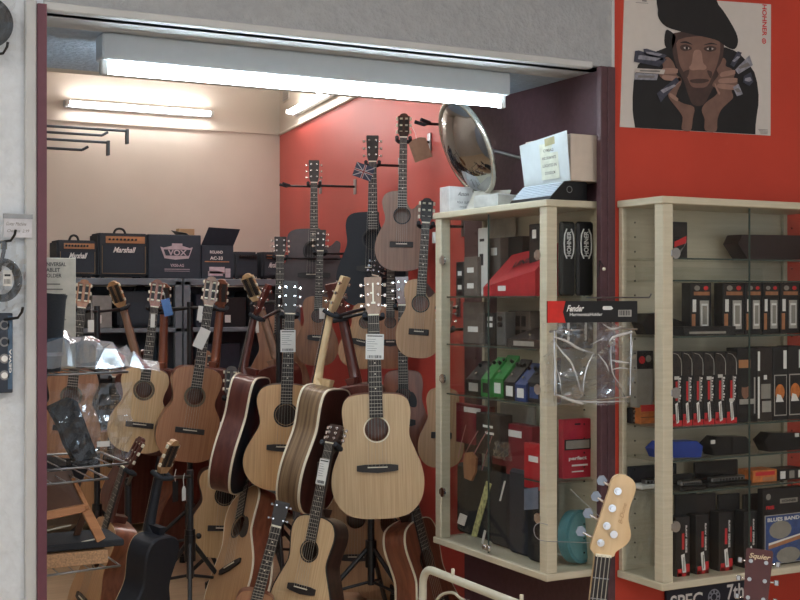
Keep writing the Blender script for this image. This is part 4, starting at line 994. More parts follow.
# bottom row
zb_ = CZ0+.026
def d_low(q, W, H):
    q.box((W*.42, e, H*.45), (W*.58, 0, H*.72), 2); q.text('RAW SERIES', (W*.72, e*1.5, H*.62), (0, 0, -1), (1, 0, 0), W*.13, H*.46, 4, bold=.03)
    q.add([(W*.34, e*2, H*.36), (W*.58, e*2, H*.38), (W*.72, e*2, H*.06), (W*.46, e*2, H*.04)], [(0, 3, 2, 1)], 4); q.box((W*.5, e*3, H*.09), (W*.57, 0, H*.32), 8)
    q.box((W*.1, e*2, 0), (W*.95, 0, H*.06), 2); q.box((W*.12, e*2, .0), (W*.4, 0, H*.13), 2); q.box((W*.7, e*2, .0), (W*.95, 0, H*.2), 2)
for i, (x0, x1, y0) in enumerate(((676, 690, 517), (696, 709, 515), (719, 733, 512), (744, 757, 511))):
    lb_ = ('first', 'second', 'third', 'fourth')[i]
    o_ = rbox('harmonica_pack', '%s dark pack with red foot from the corner post, bottom of the cabinet' % lb_, 'harmonica pack', x0, x1, y0, zb_, 3.50, .05, 0, d_low, 'packs on the cabinet floor')
    rbox('pack_stand', 'clear tall holder card behind the %s bottom pack' % lb_, 'holder', x0, x1+7, 494, zb_, 3.565, .012, 9 if i % 2 else 0, None, 'tall cards behind the bottom packs')
def d_band(q, W, H):
    q.box((W*.04, e, H*.02), (W*.96, 0, H*.66), 1); q.box((W*.06, e*2, H*.03), (W*.94, 0, H*.65), 6)
    q.text('BLUES BAND', (W*.5, e*3, H*.60), (1, 0, 0), (0, 0, 1), H*.05, W*.8, 4, bold=.03)
    q.disc((W*.42, e*3, H*.46), (1, 0, 0), (0, 0, .6), 0, W*.28, 8, 14); q.disc((W*.62, e*3, H*.12), (1, 0, 0), (0, 0, .5), 0, W*.3, 8, 14)
    q.add([(W*.12, e*4, H*.22), (W*.95, e*4, H*.32), (W*.95, e*4, H*.39), (W*.12, e*4, H*.30)], [(0, 1, 2, 3)], 3)
    q.add([(W*.12, e*5, H*.27), (W*.95, e*5, H*.37), (W*.95, e*5, H*.39), (W*.12, e*5, H*.30)], [(0, 1, 2, 3)], 4)
    q.disc((W*.13, e, H*.90), (1, 0, 0), (0, 0, 1), 0, W*.06, 8, 12); q.text('FREE', (W*.17, e*2, H*.76), (1, 0, 0), (0, 0, 1), H*.045, W*.2, 2, bold=.04)
    q.box((W*.42, e, H*.8), (W*.86, 0, H*.86), 8); q.text('HOHNER', (W*.64, e*2, H*.83), (1, 0, 0), (0, 0, 1), H*.035, W*.36, 0, bold=.03)
rbox('harmonica_blister', 'large dark blue harmonica card with white lettering at the bottom right', 'harmonica pack', 763, 803, 488, zb_, 3.48, .03, 0, d_band)
p0 = atY(626, 566, 3.62)
one('clear_bag', crumple(MB(), atY(651, 566, 3.62).x-p0.x, .28, 1, 8, 10, seed=5, amp=.012, M=Matrix.Translation((p0.x, 3.62, p0.z))), dark_bag_film, 'clear bag standing at the left end of the cabinet floor', 'bag')
# ---------------------------------------------------------------- contents of the left cabinet (seen through its long side)
def lbox(name, label, cat, x0, x1, y0, shelf, X=2.64, D=.06, m=None, deco=None, y1=None, bev=.002, yaw=0):
    """front faces -x; x0 is the far (left in the photo) edge"""
    a = atX(x0, 300, X); b = atX(x1, 300, X); pm = atX((x0+x1)/2, y0, X); W = a.y-b.y
    H = pm.z-shelf; t = MB().box((0, 0, 0), (W, D, H), 0, bev=bev)
    if deco: deco(t, W, H)
    o = t.build(name, [m]+PM); o.matrix_world = frame((X, a.y, shelf+.0005), (0, -1, 0), (1, 0, 0), UP) @ Matrix.Rotation(yaw, 4, 'Z')
    return tag(o, label, cat)
greyb = plain('grey_brown_box', (104, 94, 88), .6); redb = plain('red_box', (176, 34, 44), .5); greens = plain('green_enamel', (46, 128, 62), .35); bluee = plain('blue_enamel', (44, 66, 120), .35)
marb = plain('maroon_box', (120, 30, 44), .5); pewter = plain('pewter', (120, 122, 124), .35, .6)
stk = lambda *zs: (lambda q, W, H: [q.box((W*.25, e, H*z), (W*.75, 0, H*(z+.13)), 5) for z in zs])
lbox('pedal_box', 'narrow black box with two white stickers at the far end of the top shelf', 'box', 456, 463.5, 262, LS[0], 2.66, .06, dk, stk(.2, .6))
lbox('pedal_box', 'grey brown box with two white stickers near the far end of the top shelf', 'box', 464, 477, 257, LS[0], 2.66, .06, greyb, stk(.2, .6))
lbox('folded_card', 'tall white card standing in the left cabinet', 'card', 478, 487, 228, LS[0], 2.68, .012, white_card, lambda q, W, H: (q.box((W*.2, e, H*.45), (W*.6, 0, H*.62), 1), q.box((W*.2, e, H*.8), (W*.7, 0, H*.84), 1)))
lbox('tuner_box', 'grey box behind the red box with a white sticker', 'box', 488, 500, 238, LS[0], 2.72, .06, greyb, stk(.7))
lbox('accessory_bag', 'black soft bag behind the red box in the left cabinet', 'bag', 499, 522, 237, LS[0], 2.76, .05, dk)
lbox('paper_sheet', 'grey white paper sheet leaning at the back of the top shelf', 'paper', 487, 515, 214, LS[0], 2.80, .004, plain('grey_card', (178, 172, 160), .6))
a = atX(481, 297, 2.62); b = atX(533, 297, 2.62)
L_r = a.y-b.y
q = MB(); zt1, zt2 = atX(531, 251, 2.66).z-LS[0], atX(490, 268, 2.66).z-LS[0]
q.add([(0, 0, 0), (L_r, 0, 0), (L_r*.98, .11, 0), (.02, .11, 0), (0, 0, .035), (L_r, 0, .095), (L_r*.98, .11, .20), (.04, .11, .165)],
      [(0, 1, 5, 4), (1, 2, 6, 5), (2, 3, 7, 6), (3, 0, 4, 7), (4, 5, 6, 7), (3, 2, 1, 0)], 0)
u1 = (Vector((L_r, 0, .095))-Vector((0, 0, .035))).normalized(); v1 = (Vector((.04, .11, .165))-Vector((0, 0, .035))); v1 = (v1-u1*v1.dot(u1)).normalized(); n1 = u1.cross(v1)
c1 = Vector((L_r*.55, .055, .130))+n1*.003
q.text('LINE', c1, u1, v1, .032, .12, 1, bold=.03)
q.box((L_r*.3, -.001, .02), (L_r*.45, 0, .04), 5)
o = q.build('red_carton', [redb]+PM); o.matrix_world = frame((2.63, a.y, LS[0]+.0005), (0, -1, 0), (1, 0, 0), UP)
tag(o, 'bright red wedge carton on the top shelf of the left cabinet', 'box')
def d_oval(q, W, H):
    for s in (-1, 1): q.tube([(W*.5+W*.3*s*f_, e*2, H*(.9-.4*g_)) for f_, g_ in ((.5, 0), (1, .2), (1.1, .5), (1, .8), (.5, 1))], .003, 4, 5)
    q.text('HOHNER', (W*.5, e*2, H*.70), (0, 0, 1), (-1, 0, 0), W*.3, H*.34, 5, bold=.03)
for i, (x0, x1) in enumerate(((561.5, 576), (578, 594))):
    Y = 3.80 if i else 3.82
    p = atY(x0, 221, Y); b = atY(x1, 297, Y); W = b.x-p.x; H = p.z-LS[0]-.002
    q = MB().box((0, 0, 0), (W, .025, H), 0, bev=.008); d_oval(q, W, H)
    o = q.build('instrument_case', [dk]+PM); o.location = (p.x, Y, LS[0]+.001); tag(o, ('left', 'right')[i]+' one of two tall black cases with oval emblem behind the narrow pane', 'case', 'black cases with oval emblem')
    q = MB().box((0, 0, 0), (W, .025, .175), 0, bev=.006); q.text('MELODICA'[:5], (W*.5, e*2, .09), (0, 0, 1), (-1, 0, 0), W*.22, .07, 5)
    q = MB().box((0, 0, 0), (W, .025, .175), 0, bev=.006); q.box((W*.4, e, .03), (W*.55, 0, .1), 5)
    o = q.build('instrument_case', [dk]+PM); o.location = (p.x, Y, LS[1]+.001); tag(o, ('left', 'right')[i]+' lower black case below the ones with oval emblem', 'case', 'lower black cases behind the narrow pane')
lbox('black_box', 'tall black box with clear blister at the near end of the top shelf', 'box', 529, 541, 224, LS[0], 2.68, .07, dk, lambda q, W, H: (q.box((W*.1, e, H*.1), (W*.8, 0, H*.75), 10), q.box((W*.3, e*2, H*.8), (W*.6, 0, H*.92), 5)))
# second shelf
def pedal(label, x0, x1, y0, shelf, X, m, D=.1, knobs=3, h2=.7, m2=None):
    a = atX(x0, 300, X); b = atX(x1, 300, X); W = a.y-b.y; H = atX((x0+x1)/2, y0, X).z-shelf
    t = thing('effects_pedal', label, 'effects pedal', frame((X, a.y, shelf+.001), (0, -1, 0), (1, 0, 0), UP))
    MB().add([(0, 0, 0), (W, 0, 0), (W, D, 0), (0, D, 0), (0, 0, H*.45), (W, 0, H*.45), (W, D, H), (0, D, H)], [(0, 1, 5, 4), (1, 2, 6, 5), (2, 3, 7, 6), (3, 0, 4, 7), (4, 5, 6, 7), (3, 2, 1, 0)]).build('casing', m, t)
    n = Vector((0, -H*.55, D)).normalized()
    for k in range(knobs):
        c = Vector((W*(.2+.6*k/max(1, knobs-1)), D*.72, H*(.45+.55*.72))); MB().cyl(c, c+n*.014, .008, .006, 8).build('knob', black_plastic, t)
    c = Vector((W*.5, D*.25, H*(.45+.55*.25))); MB().cyl(c, c+n*.012, .007, n=8).build('footswitch', chrome, t)
    MB().box((W*.2, -.001, H*.1), (W*.8, 0, H*.35)).build('front_print', m2 or print_white, t)
    return t
lbox('pedal_box', 'dark pedal box standing left of the silver pedal on the second shelf', 'box', 485, 495, 313, LS[1], 2.70, .05, dk, stk(.55, .75))
lbox('silver_pedal', 'upright silver pedal with two dark knobs on the second shelf', 'effects pedal', 496.5, 505, 312, LS[1], 2.68, .05, pewter, lambda q, W, H: [q.cyl((W*.55, -.012, H*z), (W*.55, 0, H*z), .010, n=10, mi=1) for z in (.62, .8)])
lbox('pedal_box', 'box with small dark photos at the back of the second shelf', 'box', 508, 530, 311, LS[1], 2.76, .05, greyb, lambda q, W, H: [q.box((W*(.08+.27*i), e, H*(.15+.4*j)), (W*(.28+.27*i), 0, H*(.45+.4*j)), 1) for i in range(3) for j in range(2)])
pedal('dark brown sloped pedal with pale print at the near end of the second shelf', 507, 541, 329, LS[1], 2.62, dk2, .13, 0, m2=silver)
lbox('strap_pouch', 'grey brown hanging pouch at the far end of the second shelf', 'pouch', 463, 483, 302, LS[1], 2.70, .03, greyb, stk(.28))
# third shelf
pedal('dark pedal with white speckles left of the green ones', 466, 481, 362, LS[2], 2.66, dk, .08, 2, m2=silver)
pedal('bright green pedal at the left of the third shelf', 481, 490, 358, LS[2], 2.64, greens, .08, 2, m2=dk)
pedal('bright green pedal right of the other green one', 491, 503, 356, LS[2], 2.66, greens, .08, 2, m2=print_white)
pedal('black pedal with chrome knobs on the third shelf', 504, 515, 360, LS[2], 2.63, dk, .08, 3)
pedal('blue pedal on the third shelf right of the black one', 515, 526, 364, LS[2], 2.63, bluee, .08, 2)
pedal('black pedal at the near end of the third shelf', 527, 541, 358, LS[2], 2.64, dk, .09, 3, m2=bluep)
# lower zone
zf = CZ0+.027
lbox('red_pack', 'dark red pack with white sticker at the far end below the third shelf', 'pack', 456, 489, 405, zf+.38, 2.74, .03, marb, stk(.8))
lbox('maroon_box', 'maroon box with a small white print in the lower half of the left cabinet', 'box', 492, 532, 424, zf+.30, 2.70, .05, marb, stk(.75))
lbox('red_pack', 'small red pack with white stickers at the near end of the lower half', 'pack', 524, 543, 444, zf+.28, 2.64, .03, redb, stk(.6))
lbox('grey_card', 'pale grey card below the third shelf of the left cabinet', 'card', 500, 534, 405, zf+.44, 2.78, .012, greyp)
lbox('black_box', 'black box with pale stripes leaning below the green pedals', 'box', 476, 500, 414, zf+.37, 2.66, .06, dk2, lambda q, W, H: (q.box((W*.3, e, H*.66), (W*.7, 0, H*.72), 5), q.box((W*.4, e, H*.5), (W*.75, 0, H*.56), 5)))
p0 = atX(494, 458, 2.61)
one('clear_bag', crumple(MB(), .12, .07, 1, 8, 6, seed=12, amp=.015, M=frame((2.61, p0.y, p0.z-.0), (0, -1, 0), (1, 0, 0), UP)), bag_film, 'small clear bag before the maroon box', 'bag')
# dark cases and straps standing on the cabinet floor
for (x0, x1, y0, X, col, lab) in ((456, 489, 466, 2.72, (30, 34, 38), 'black strap bundle standing at the far end of the left cabinet floor'), (489, 508, 462, 2.70, (34, 36, 42), 'charcoal strap bundle in the middle of the left cabinet floor'),
                                  (508, 526, 470, 2.68, (40, 44, 54), 'blue grey strap bundle standing on the left cabinet floor'), (526, 545, 476, 2.66, (26, 28, 32), 'black strap bundle at the near end of the left cabinet floor')):
    lbox('strap_bundle', lab, 'strap', x0, x1, y0, zf, X, .05, plain('strap_%d' % x0, col, .85, var=.2), None, bev=.012)
def slant(name, label, cat, pts, X, th, m, extra=None):
    P = [atX(x, y, X) for x, y in pts]; lo = min(p.z for p in P); c = sum(P, Vector())/len(P); c = Vector((X, c.y, lo))
    q = MB().prism([(-(p.y-c.y), p.z-lo) for p in P], 0, th, 0)
    o = q.build(name, m); o.matrix_world = frame(c, (0, -1, 0), (1, 0, 0), UP); return tag(o, label, cat)
slant('guitar_strap', 'yellow green graphic strap leaning in the left cabinet', 'strap', [(471, 536), (476, 537), (491, 484), (486, 481)], 2.62, .004, plain('graphic_strap', (172, 172, 120), .7, var=.6, scale=60))
slant('strap_tag', 'white tag before the black strap bundle at the far end', 'tag', [(457, 523), (464, 526), (467, 516), (460, 513)], 2.615, .002, white_card)
slant('strap_tag', 'blue grey tag before the strap bundles at the near end', 'tag', [(524, 510), (538, 509), (538, 487), (524, 489)], 2.615, .002, plain('bluegrey_card', (112, 122, 142), .6))
slant('strap_tag', 'narrow pale strip beside the yellow green strap', 'tag', [(481, 543), (483, 544), (486, 531), (484, 530)], 2.615, .002, white_card)
slant('slim_rod', 'thin pale rod leaning before the charcoal strap bundle', 'rod', [(499, 501), (500.5, 501), (505.5, 481), (504, 481)], 2.615, .002, white_card)
slant('mandolin_headstock_card', 'tan headstock shaped hanger card with six holes at the far end', 'card', [(464, 478), (471, 481), (475, 472), (476, 458), (471, 452), (465, 453), (463, 462)], 2.64, .01, TAN)
for i, (x0, y0, x1, y1) in enumerate(((458, 458, 466, 425), (462, 460, 478, 431), (474, 454, 490, 427), (482, 470, 492, 436))):
    p, q_ = atX(x0, y0, 2.645), atX(x1, y1, 2.645)
    one('instrument_cable', MB().tube([p, p.lerp(q_, .5)+Vector((0, 0, .006)), q_], .0018, 5), plain('pink_cable', (170, 116, 116), .5), 'thin pinkish cable %s' % ('at the far end below the third shelf', 'crossing the tan hanger card', 'left of the maroon box', 'along the edge of the maroon box')[i], 'cable')
# narrow pane, lower half
p = atY(563, 420, 3.82); b = atY(592, 480, 3.82); W = b.x-p.x; H = p.z-.835
q = MB().box((0, 0, 0), (W, .03, H), 0, bev=.002)
q.box((W*.05, e, H*.48), (W*.95, 0, H*.66), 1); q.box((W*.1, e*2, H*.5), (W*.9, 0, H*.64), 9)
q.text('perfect', (W*.5, e*2, H*.33), (1, 0, 0), (0, 0, 1), H*.08, W*.62, 5, bold=.03); q.box((W*.3, e, H*.2), (W*.85, 0, H*.23), 5); q.box((W*.3, e, H*.1), (W*.7, 0, H*.12), 5)
q.box((W*.4, e, H*.9), (W*.6, 0, H*.93), 1)
o = q.build('red_string_pack', [plain('crimson_card', (178, 36, 58), .5)]+PM); o.location = (p.x, 3.82, .8355); tag(o, 'crimson red pack with dark band behind the narrow pane', 'pack')
p = atY(577, 541, 3.86)
t = thing('teal_drum', 'round teal hand drum standing on edge behind the narrow pane', 'drum', Vector((p.x, 3.86, p.z)))
c_ = Vector((0, 0, 0)); ax = Vector((.35, -.93, .1)).normalized()
teal = plain('teal_skin', (84, 140, 150), .4)
MB().tube([c_-ax*.02, c_+ax*.02], .1, 28).build('shell', teal, t)
MB().tube([c_+ax*.021, c_+ax*.024], .088, 28).build('skin', plain('teal_light', (104, 156, 164), .4), t)
t.location.z = zf+.101
# ---------------------------------------------------------------- on top of the left cabinet
ZT = CZ1
def tb(px, py, Y): return atY(px, py, Y)
# white box with note
a = atY(453, 208, 4.5); b = atY(480, 186, 4.5); W = b.x-a.x+.02
q = MB().box((0, 0, 0), (W, .08, .105), 0, bev=.002); q.text('Aston', (W*.45, e, .075), (1, 0, 0), (0, 0, 1), .016, .05, 1, shear=.3)
q.text('FOLK GUITAR', (W*.5, e, .04), (1, 0, 0), (0, 0, 1), .009, .075, 1); q.text('MODEL PF', (W*.5, e, .02), (1, 0, 0), (0, 0, 1), .008, .05, 1)
o = q.build('white_carton', [plain('off_white_card', (206, 204, 202), .6)]+PM); o.location = (2.59, 4.47, ZT+.0005); tag(o, 'small white carton with grey script under the round mirror', 'box')
a = atY(480, 212, 4.2)
q = MB().box((0, 0, 0), (.17, .14, .05), 0, bev=.003)
o = q.build('grey_carton', [plain('grey_white_card', (182, 182, 178), .6)]+PM); o.matrix_world = Matrix.Translation((2.61, 4.13, ZT+.0005)) @ Matrix.Rotation(.18, 4, 'Z'); tag(o, 'flat grey white carton lying between white carton and silver device', 'box')
one('paper_sheet', MB().add([(2.6, 4.35, ZT+.004), (2.66, 4.16, ZT+.003), (2.75, 4.25, ZT+.08), (2.68, 4.42, ZT+.085), (2.603, 4.351, ZT+.002), (2.663, 4.161, ZT+.001), (2.753, 4.251, ZT+.078), (2.683, 4.421, ZT+.083)],
    [(0, 1, 2, 3), (7, 6, 5, 4), (0, 4, 5, 1), (1, 5, 6, 2), (2, 6, 7, 3), (3, 7, 4, 0)]), plain('grey_card', (178, 172, 160), .6), 'folded grey paper leaning on top of the left cabinet', 'paper')
# silver sloped device
q0 = atX(509, 201, 2.6); q1 = atX(549, 199, 2.6)
Ld = q0.y-q1.y
t = thing('sloped_device', 'black device with ribbed silver sloped front on top of the left cabinet', 'device', frame((2.60, q0.y, ZT+.0005), (0, -1, 0), (1, 0, 0), UP))
MB().add([(0, 0, 0), (Ld, 0, 0), (Ld, .17, 0), (0, .17, 0), (.0, .01, .012), (Ld, .01, .012), (Ld-.0, .07, .07), (.0, .07, .07), (Ld, .17, .07), (0, .17, .07)],
         [(0, 1, 5, 4), (4, 5, 6, 7), (7, 6, 8, 9), (2, 3, 9, 8), (1, 2, 8, 6, 5), (3, 0, 4, 7, 9), (3, 2, 1, 0)]).build('housing', black_plastic, t)
q = MB(); sl_ = Vector((0, .06, .058)); n_ = Vector((0, -.058, .06)).normalized()
q.add([Vector(p)+n_*.001 for p in ((.004, .012, .014), (Ld-.004, .012, .014), (Ld-.004, .068, .068), (.004, .068, .068))], [(0, 1, 2, 3)])
for k in range(7):
    c = Vector((0, .012, .014))+sl_*(.06+.135*k)*.93
    q.tube([c+Vector((.006, 0, 0))+n_*.002, c+Vector((Ld-.006, 0, 0))+n_*.002], .0028, 5)
q.build('ribbed_front', plain('silver_panel', (206, 216, 226), .35, .15, var=.03), t)
for k in range(3): MB().cyl((Ld*(.3+.25*k), .09, .07), (Ld*(.3+.25*k), .09, .084), .006, n=8).build('knob', chrome, t)
MB().disc((Ld+.0008, .09, .04), (0, 1, 0), (0, 0, 1), .010, .013).build('jack_ring', steel, t)
# white carton with taped note, resting on the device
a = atY(527, 184, 3.93)
t = thing('white_carton', 'large white carton with a taped printed note on top of the left cabinet', 'box', Matrix.Translation((2.683, 3.745, ZT+.0715)))
cb = plain('white_carton_board', (206, 214, 216), .65, var=.03); cb2 = plain('pale_kraft_board', (206, 192, 178), .7, var=.04)
Wc, Dc, Hc = .142, .30, .172
MB().box((0, 0, 0), (Wc, Dc, Hc), bev=.002).build('carton_body', [cb2], t)
MB().add([(-.001, 0, .0), (-.001, Dc, .0), (-.012, Dc+.02, Hc-.012), (-.026, -.012, Hc+.008), (-.003, 0, .0), (-.003, Dc, .0), (-.014, Dc+.02, Hc-.012), (-.028, -.012, Hc+.008)],
         [(0, 1, 2, 3), (7, 6, 5, 4), (0, 4, 5, 1), (1, 5, 6, 2), (2, 6, 7, 3), (3, 7, 4, 0)]).build('side_flap', cb, t)
q = MB(); xd_ = Vector((.0, -1, 0)); ud_ = Vector((-.1, 0, 1)).normalized(); c0 = Vector((-.0125, .115, .082)); nn = xd_.cross(ud_)
if nn.x > 0: nn = -nn
q.add([c0+xd_*a_+ud_*b_+nn*.003 for a_, b_ in ((-.058, -.068), (.058, -.068), (.058, .066), (-.058, .066))], [(0, 1, 2, 3)], 0)
for i, s_ in enumerate(('CYMBALS', 'AND DRUM PARTS', 'LOCATED IN', 'STOCKROOM')):
    q.text(s_, c0+ud_*(.04-.028*i)+nn*.0036, xd_, ud_, .011, .09 if len(s_) > 9 else .065, 1, bold=.02)
q.add([c0+xd_*a_+ud_*b_+nn*.0036 for a_, b_ in ((-.02, .055), (.045, .06), (.045, .088), (-.02, .083))], [(0, 1, 2, 3)], 2)
q.build('taped_note', [plain('note_paper', (212, 214, 198), .6), plain('pencil_grey', (110, 108, 100), .6), plain('masking_tape', (178, 172, 132), .6)], t)
# convex mirror
p = at(467, 148, 5.12)
mw = Vector((p.x, p.y, p.z))
nrm = (Vector((CAM.x, CAM.y, mw.z))-mw).normalized(); nrm = (Matrix.Rotation(math.radians(-66), 3, 'Z') @ nrm); nrm = (nrm+Vector((0, 0, -.42))).normalized()
xd = UP.cross(nrm).normalized(); ud = nrm.cross(xd)
t = thing('convex_mirror', 'round convex security mirror with bright rim beside the plum wall', 'mirror', frame(mw, xd, ud, nrm))
R_ = .20; q = MB(); vs = []; fs = []; nr, na = 8, 36
for j in range(nr+1):
    r_ = R_*j/nr
    for i in range(na): a_ = 2*PI*i/na; vs.append((r_*math.cos(a_), r_*math.sin(a_), .07*(1-(j/nr)**2)))
fs = [(j*na+i, j*na+(i+1) % na, (j+1)*na+(i+1) % na, (j+1)*na+i) for j in range(nr) for i in range(na)]
fs = [tuple(reversed(f)) for f in fs]
q.add(vs, fs, 0, True); q.build('mirror_dome', plain('mirror_silver', (176, 180, 184), .03, 1, var=.0), t)
MB().tube([(R_*math.cos(2*PI*i/40), R_*math.sin(2*PI*i/40), 0) for i in range(40)], .012, 8, closed=True).build('rim', plain('rim_metal', (200, 196, 184), .25, .8), t)
q = MB(); q.disc((0, 0, -.004), (1, 0, 0), (0, 1, 0), 0, R_, 0, 36); q.build('back_plate', black_plastic, t)
arm_w = Vector((XR-.001, mw.y-.10, mw.z-.04)); Mi = frame(mw, xd, ud, nrm).inverted()
MB().tube([(0, 0, -.006), (0, 0, -.03), Mi @ arm_w], .008, 8).build('wall_arm', steel, t)
# ---------------------------------------------------------------- harmonica holder pack hanging before the cabinets
YH = 3.42
a = atY(547, 301, YH); b = atY(637, 322, YH); W = b.x-a.x; Hh = a.z-b.z
t = thing('harmonica_holder_pack', 'clear bag with black and red header card hanging before the cabinets', 'pack', (a.x, YH, b.z))
q = MB().box((0, -.002, 0), (W, .002, Hh), 0)
q.add([(0, -.003, 0), (W*.195, -.003, 0), (W*.165, -.003, Hh*.5), (W*.195, -.003, Hh), (0, -.003, Hh)], [(0, 1, 2, 3, 4)], 1)
q.text('Fender', (W*.305, -.003, Hh*.66), (1, 0, 0), (0, 0, 1), Hh*.30, W*.18, 2, shear=.35, bold=.03)
q.text('HarmonicaHolder', (W*.42, -.003, Hh*.38), (1, 0, 0), (0, 0, 1), Hh*.15, W*.36, 2, bold=.02)
q.add([(W*x, -.003, Hh*z) for x, z in ((.61, .58), (.70, .58), (.72, .65), (.70, .76), (.61, .76), (.60, .67))], [(0, 1, 2, 3, 4, 5)], 2)
q.box((W*.78, -.003, Hh*.26), (W*.93, -.002, Hh*.58), 3)
for k in range(9): q.box((W*(.79+.015*k), -.0034, Hh*.32), (W*(.79+.015*k+.004+.005*(k % 2)), -.003, Hh*.55), 0)
q.build('header_card', [print_black, plain('header_red', (206, 44, 36), .4), print_white, silver], t)
hb = b.z-atY(590, 405, YH).z
bagM = Matrix.Translation((0.004, .0, -hb))
crumple(MB(), W-.008, hb, 1, 22, 22, seed=21, amp=.09, M=bagM @ Matrix.Translation((0, -.012, 0))).build('bag_front', bag_film, t)
crumple(MB(), W-.008, hb, 1, 14, 14, seed=23, amp=.03, M=bagM @ Matrix.Translation((0, .03, 0))).build('bag_back', dark_bag_film, t)
q = MB(); glint_film = film('bag_crease_glint', base=.8, edge=.3, diff=.55, bump=.2, rough=.12, col=(236, 238, 240))  # whitish tubes along the bag's folds paint in its highlights
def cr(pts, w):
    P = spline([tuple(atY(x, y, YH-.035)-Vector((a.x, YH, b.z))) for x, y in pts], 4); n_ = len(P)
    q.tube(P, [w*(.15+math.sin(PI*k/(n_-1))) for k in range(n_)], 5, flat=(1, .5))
for pts, w_ in (([(551, 336), (566, 341), (580, 349), (594, 353)], .0042), ([(552, 338), (562, 352), (573, 366), (582, 396)], .0034), ([(594, 353), (588, 364), (584, 380), (583, 394)], .003), ([(553, 340), (555, 362), (556, 392)], .003),
                ([(556, 394), (568, 399), (580, 403), (584, 404)], .0046), ([(556, 366), (560, 380), (561, 391)], .0025), ([(609, 342), (614, 337), (628, 333), (634, 332)], .005), ([(598, 354), (606, 364), (609, 372)], .0026), ([(610, 360), (622, 362), (630, 363)], .0034),
                ([(611, 370), (620, 368), (630, 369)], .0026), ([(611, 344), (611, 360), (614, 376), (626, 391)], .003), ([(633, 338), (631, 360), (630, 390)], .0028), ([(603, 324), (612, 329), (622, 326)], .003), ([(590, 345), (600, 340), (604, 338)], .002), ([(560, 398), (590, 402), (628, 401)], .0022)): cr(pts, w_)
q.build('crease_glints', glint_film, t); q = MB(); zz = -hb*.09
q.tube([(W*.03, 0, zz-.004), (W*.2, .01, zz), (W*.4, .01, zz)], .004, 6)
q.tube([(W*.64, .0, zz-.002), (W*.80, -.005, zz+.004), (W*1.0, 0, zz)], .004, 6)
q.tube([(W*.08, 0, -hb*.86), (W*.3, .01, -hb*.95), (W*.6, .01, -hb*.94), (W*.92, 0, -hb*.92)], .003, 6)
q.tube([(W*.08, 0, zz), (W*.08, .0, -hb*.85)], .003, 6); q.tube([(W*.93, 0, zz), (W*.92, .0, -hb*.9)], .003, 6)
q.build('wire_frame', chrome, t)
h0 = Vector((LXF+.18, LY0-CLN-.008, a.z+.012))
one('hook_rod', MB().tube([h0+Vector((0, .01, 0)), Vector((h0.x, YH-.02, h0.z)), Vector((h0.x, YH-.03, h0.z+.012))], .003, 6), steel, 'thin rod from the left cabinet carrying the clear harmonica holder bag', 'hook')
# small clamp screw on the jamb edge
p = atY(603, 269, YF-.012)
t = thing('cable_clip', 'small black loop clip with white screw on the plum jamb edge', 'clip', p)
MB().tube([(-.028, -.004, -.03), (-.024, -.006, .0), (-.02, -.006, .03), (-.004, -.006, .012)], .0025, 6).build('loop', black_plastic, t)
MB().ball((0, -.006, 0), .007).build('screw', ivory, t)
# ---------------------------------------------------------------- poster on the red wall
YP = YF-.003
def PP(x, y, k=0):           # zoom pixels of the poster -> wall
    v = atY(600+x/4, y/4, YF); return Vector((v.x, YP-.0006*k, v.z))
pm = [plain('poster_paper', (206, 200, 194), .5, var=.02), plain('poster_black', (26, 26, 28), .6, var=.2, scale=12), plain('poster_skin', (116, 88, 78), .6, var=.12, scale=30), plain('poster_skin_dark', (68, 51, 48), .6, var=.15, scale=30),
      plain('poster_skin_light', (152, 120, 107), .6, var=.1, scale=30), plain('poster_steel', (140, 140, 150), .5, var=.3, scale=60), plain('poster_steel_dark', (62, 64, 78), .5, var=.3, scale=60), print_red, plain('poster_eye', (190, 182, 176), .6), plain('poster_grey', (120, 116, 114), .6)]
q = MB()
bg = [(96, -22), (682, 18), (680, 543), (78, 508)]
P0 = [PP(*p) for p in bg]; 
q.add(P0+[p+Vector((0, .0025, 0)) for p in P0], [(3, 2, 1, 0), (4, 5, 6, 7), (0, 1, 5, 4), (1, 2, 6, 5), (2, 3, 7, 6), (3, 0, 4, 7)], 0)
def pl(pts, mi, k, sm=True):
    P = [PP(x, y, k) for x, y in pts]
    if sm: P = spline(P, 3, True)
    q.poly(list(reversed(P)), mi)
pl([(138, 511), (131, 470), (128, 440), (128, 390), (132, 330), (139, 295), (150, 260), (172, 236), (200, 215), (265, 190), (500, 190), (535, 203), (560, 220), (590, 252), (615, 290), (626, 330), (632, 380), (631, 420), (625, 460), (620, 500), (619, 538)], 1, 1, False)
pl([(270, 120), (258, 130), (256, 180), (280, 205), (300, 150)], 1, 2)
pl([(288, 140), (285, 190), (300, 260), (330, 320), (350, 380), (370, 420), (410, 420), (440, 370), (470, 310), (488, 230), (492, 170), (470, 140), (380, 120), (310, 130)], 3, 2)
pl([(310, 160), (306, 210), (318, 265), (345, 310), (362, 345), (390, 352), (425, 345), (448, 300), (468, 250), (478, 190), (465, 155), (400, 145)], 2, 3)
pl([(240, 0-26), (228, 40), (232, 75), (262, 108), (330, 130), (420, 150), (470, 165), (505, 190), (535, 197), (548, 170), (540, 130), (500, 60), (470, 20), (440, -8)], 1, 4)
pl([(372, 205), (362, 255), (352, 270), (362, 282), (390, 280), (415, 280), (422, 268), (408, 250), (400, 205)], 4, 5)
pl([(355, 322), (385, 316), (425, 318), (430, 326), (400, 334), (365, 332)], 3, 5)
pl([(318, 185), (340, 178), (362, 190), (360, 200), (335, 205), (320, 198)], 3, 4); pl([(412, 192), (435, 184), (460, 190), (458, 202), (435, 208), (415, 202)], 3, 4)
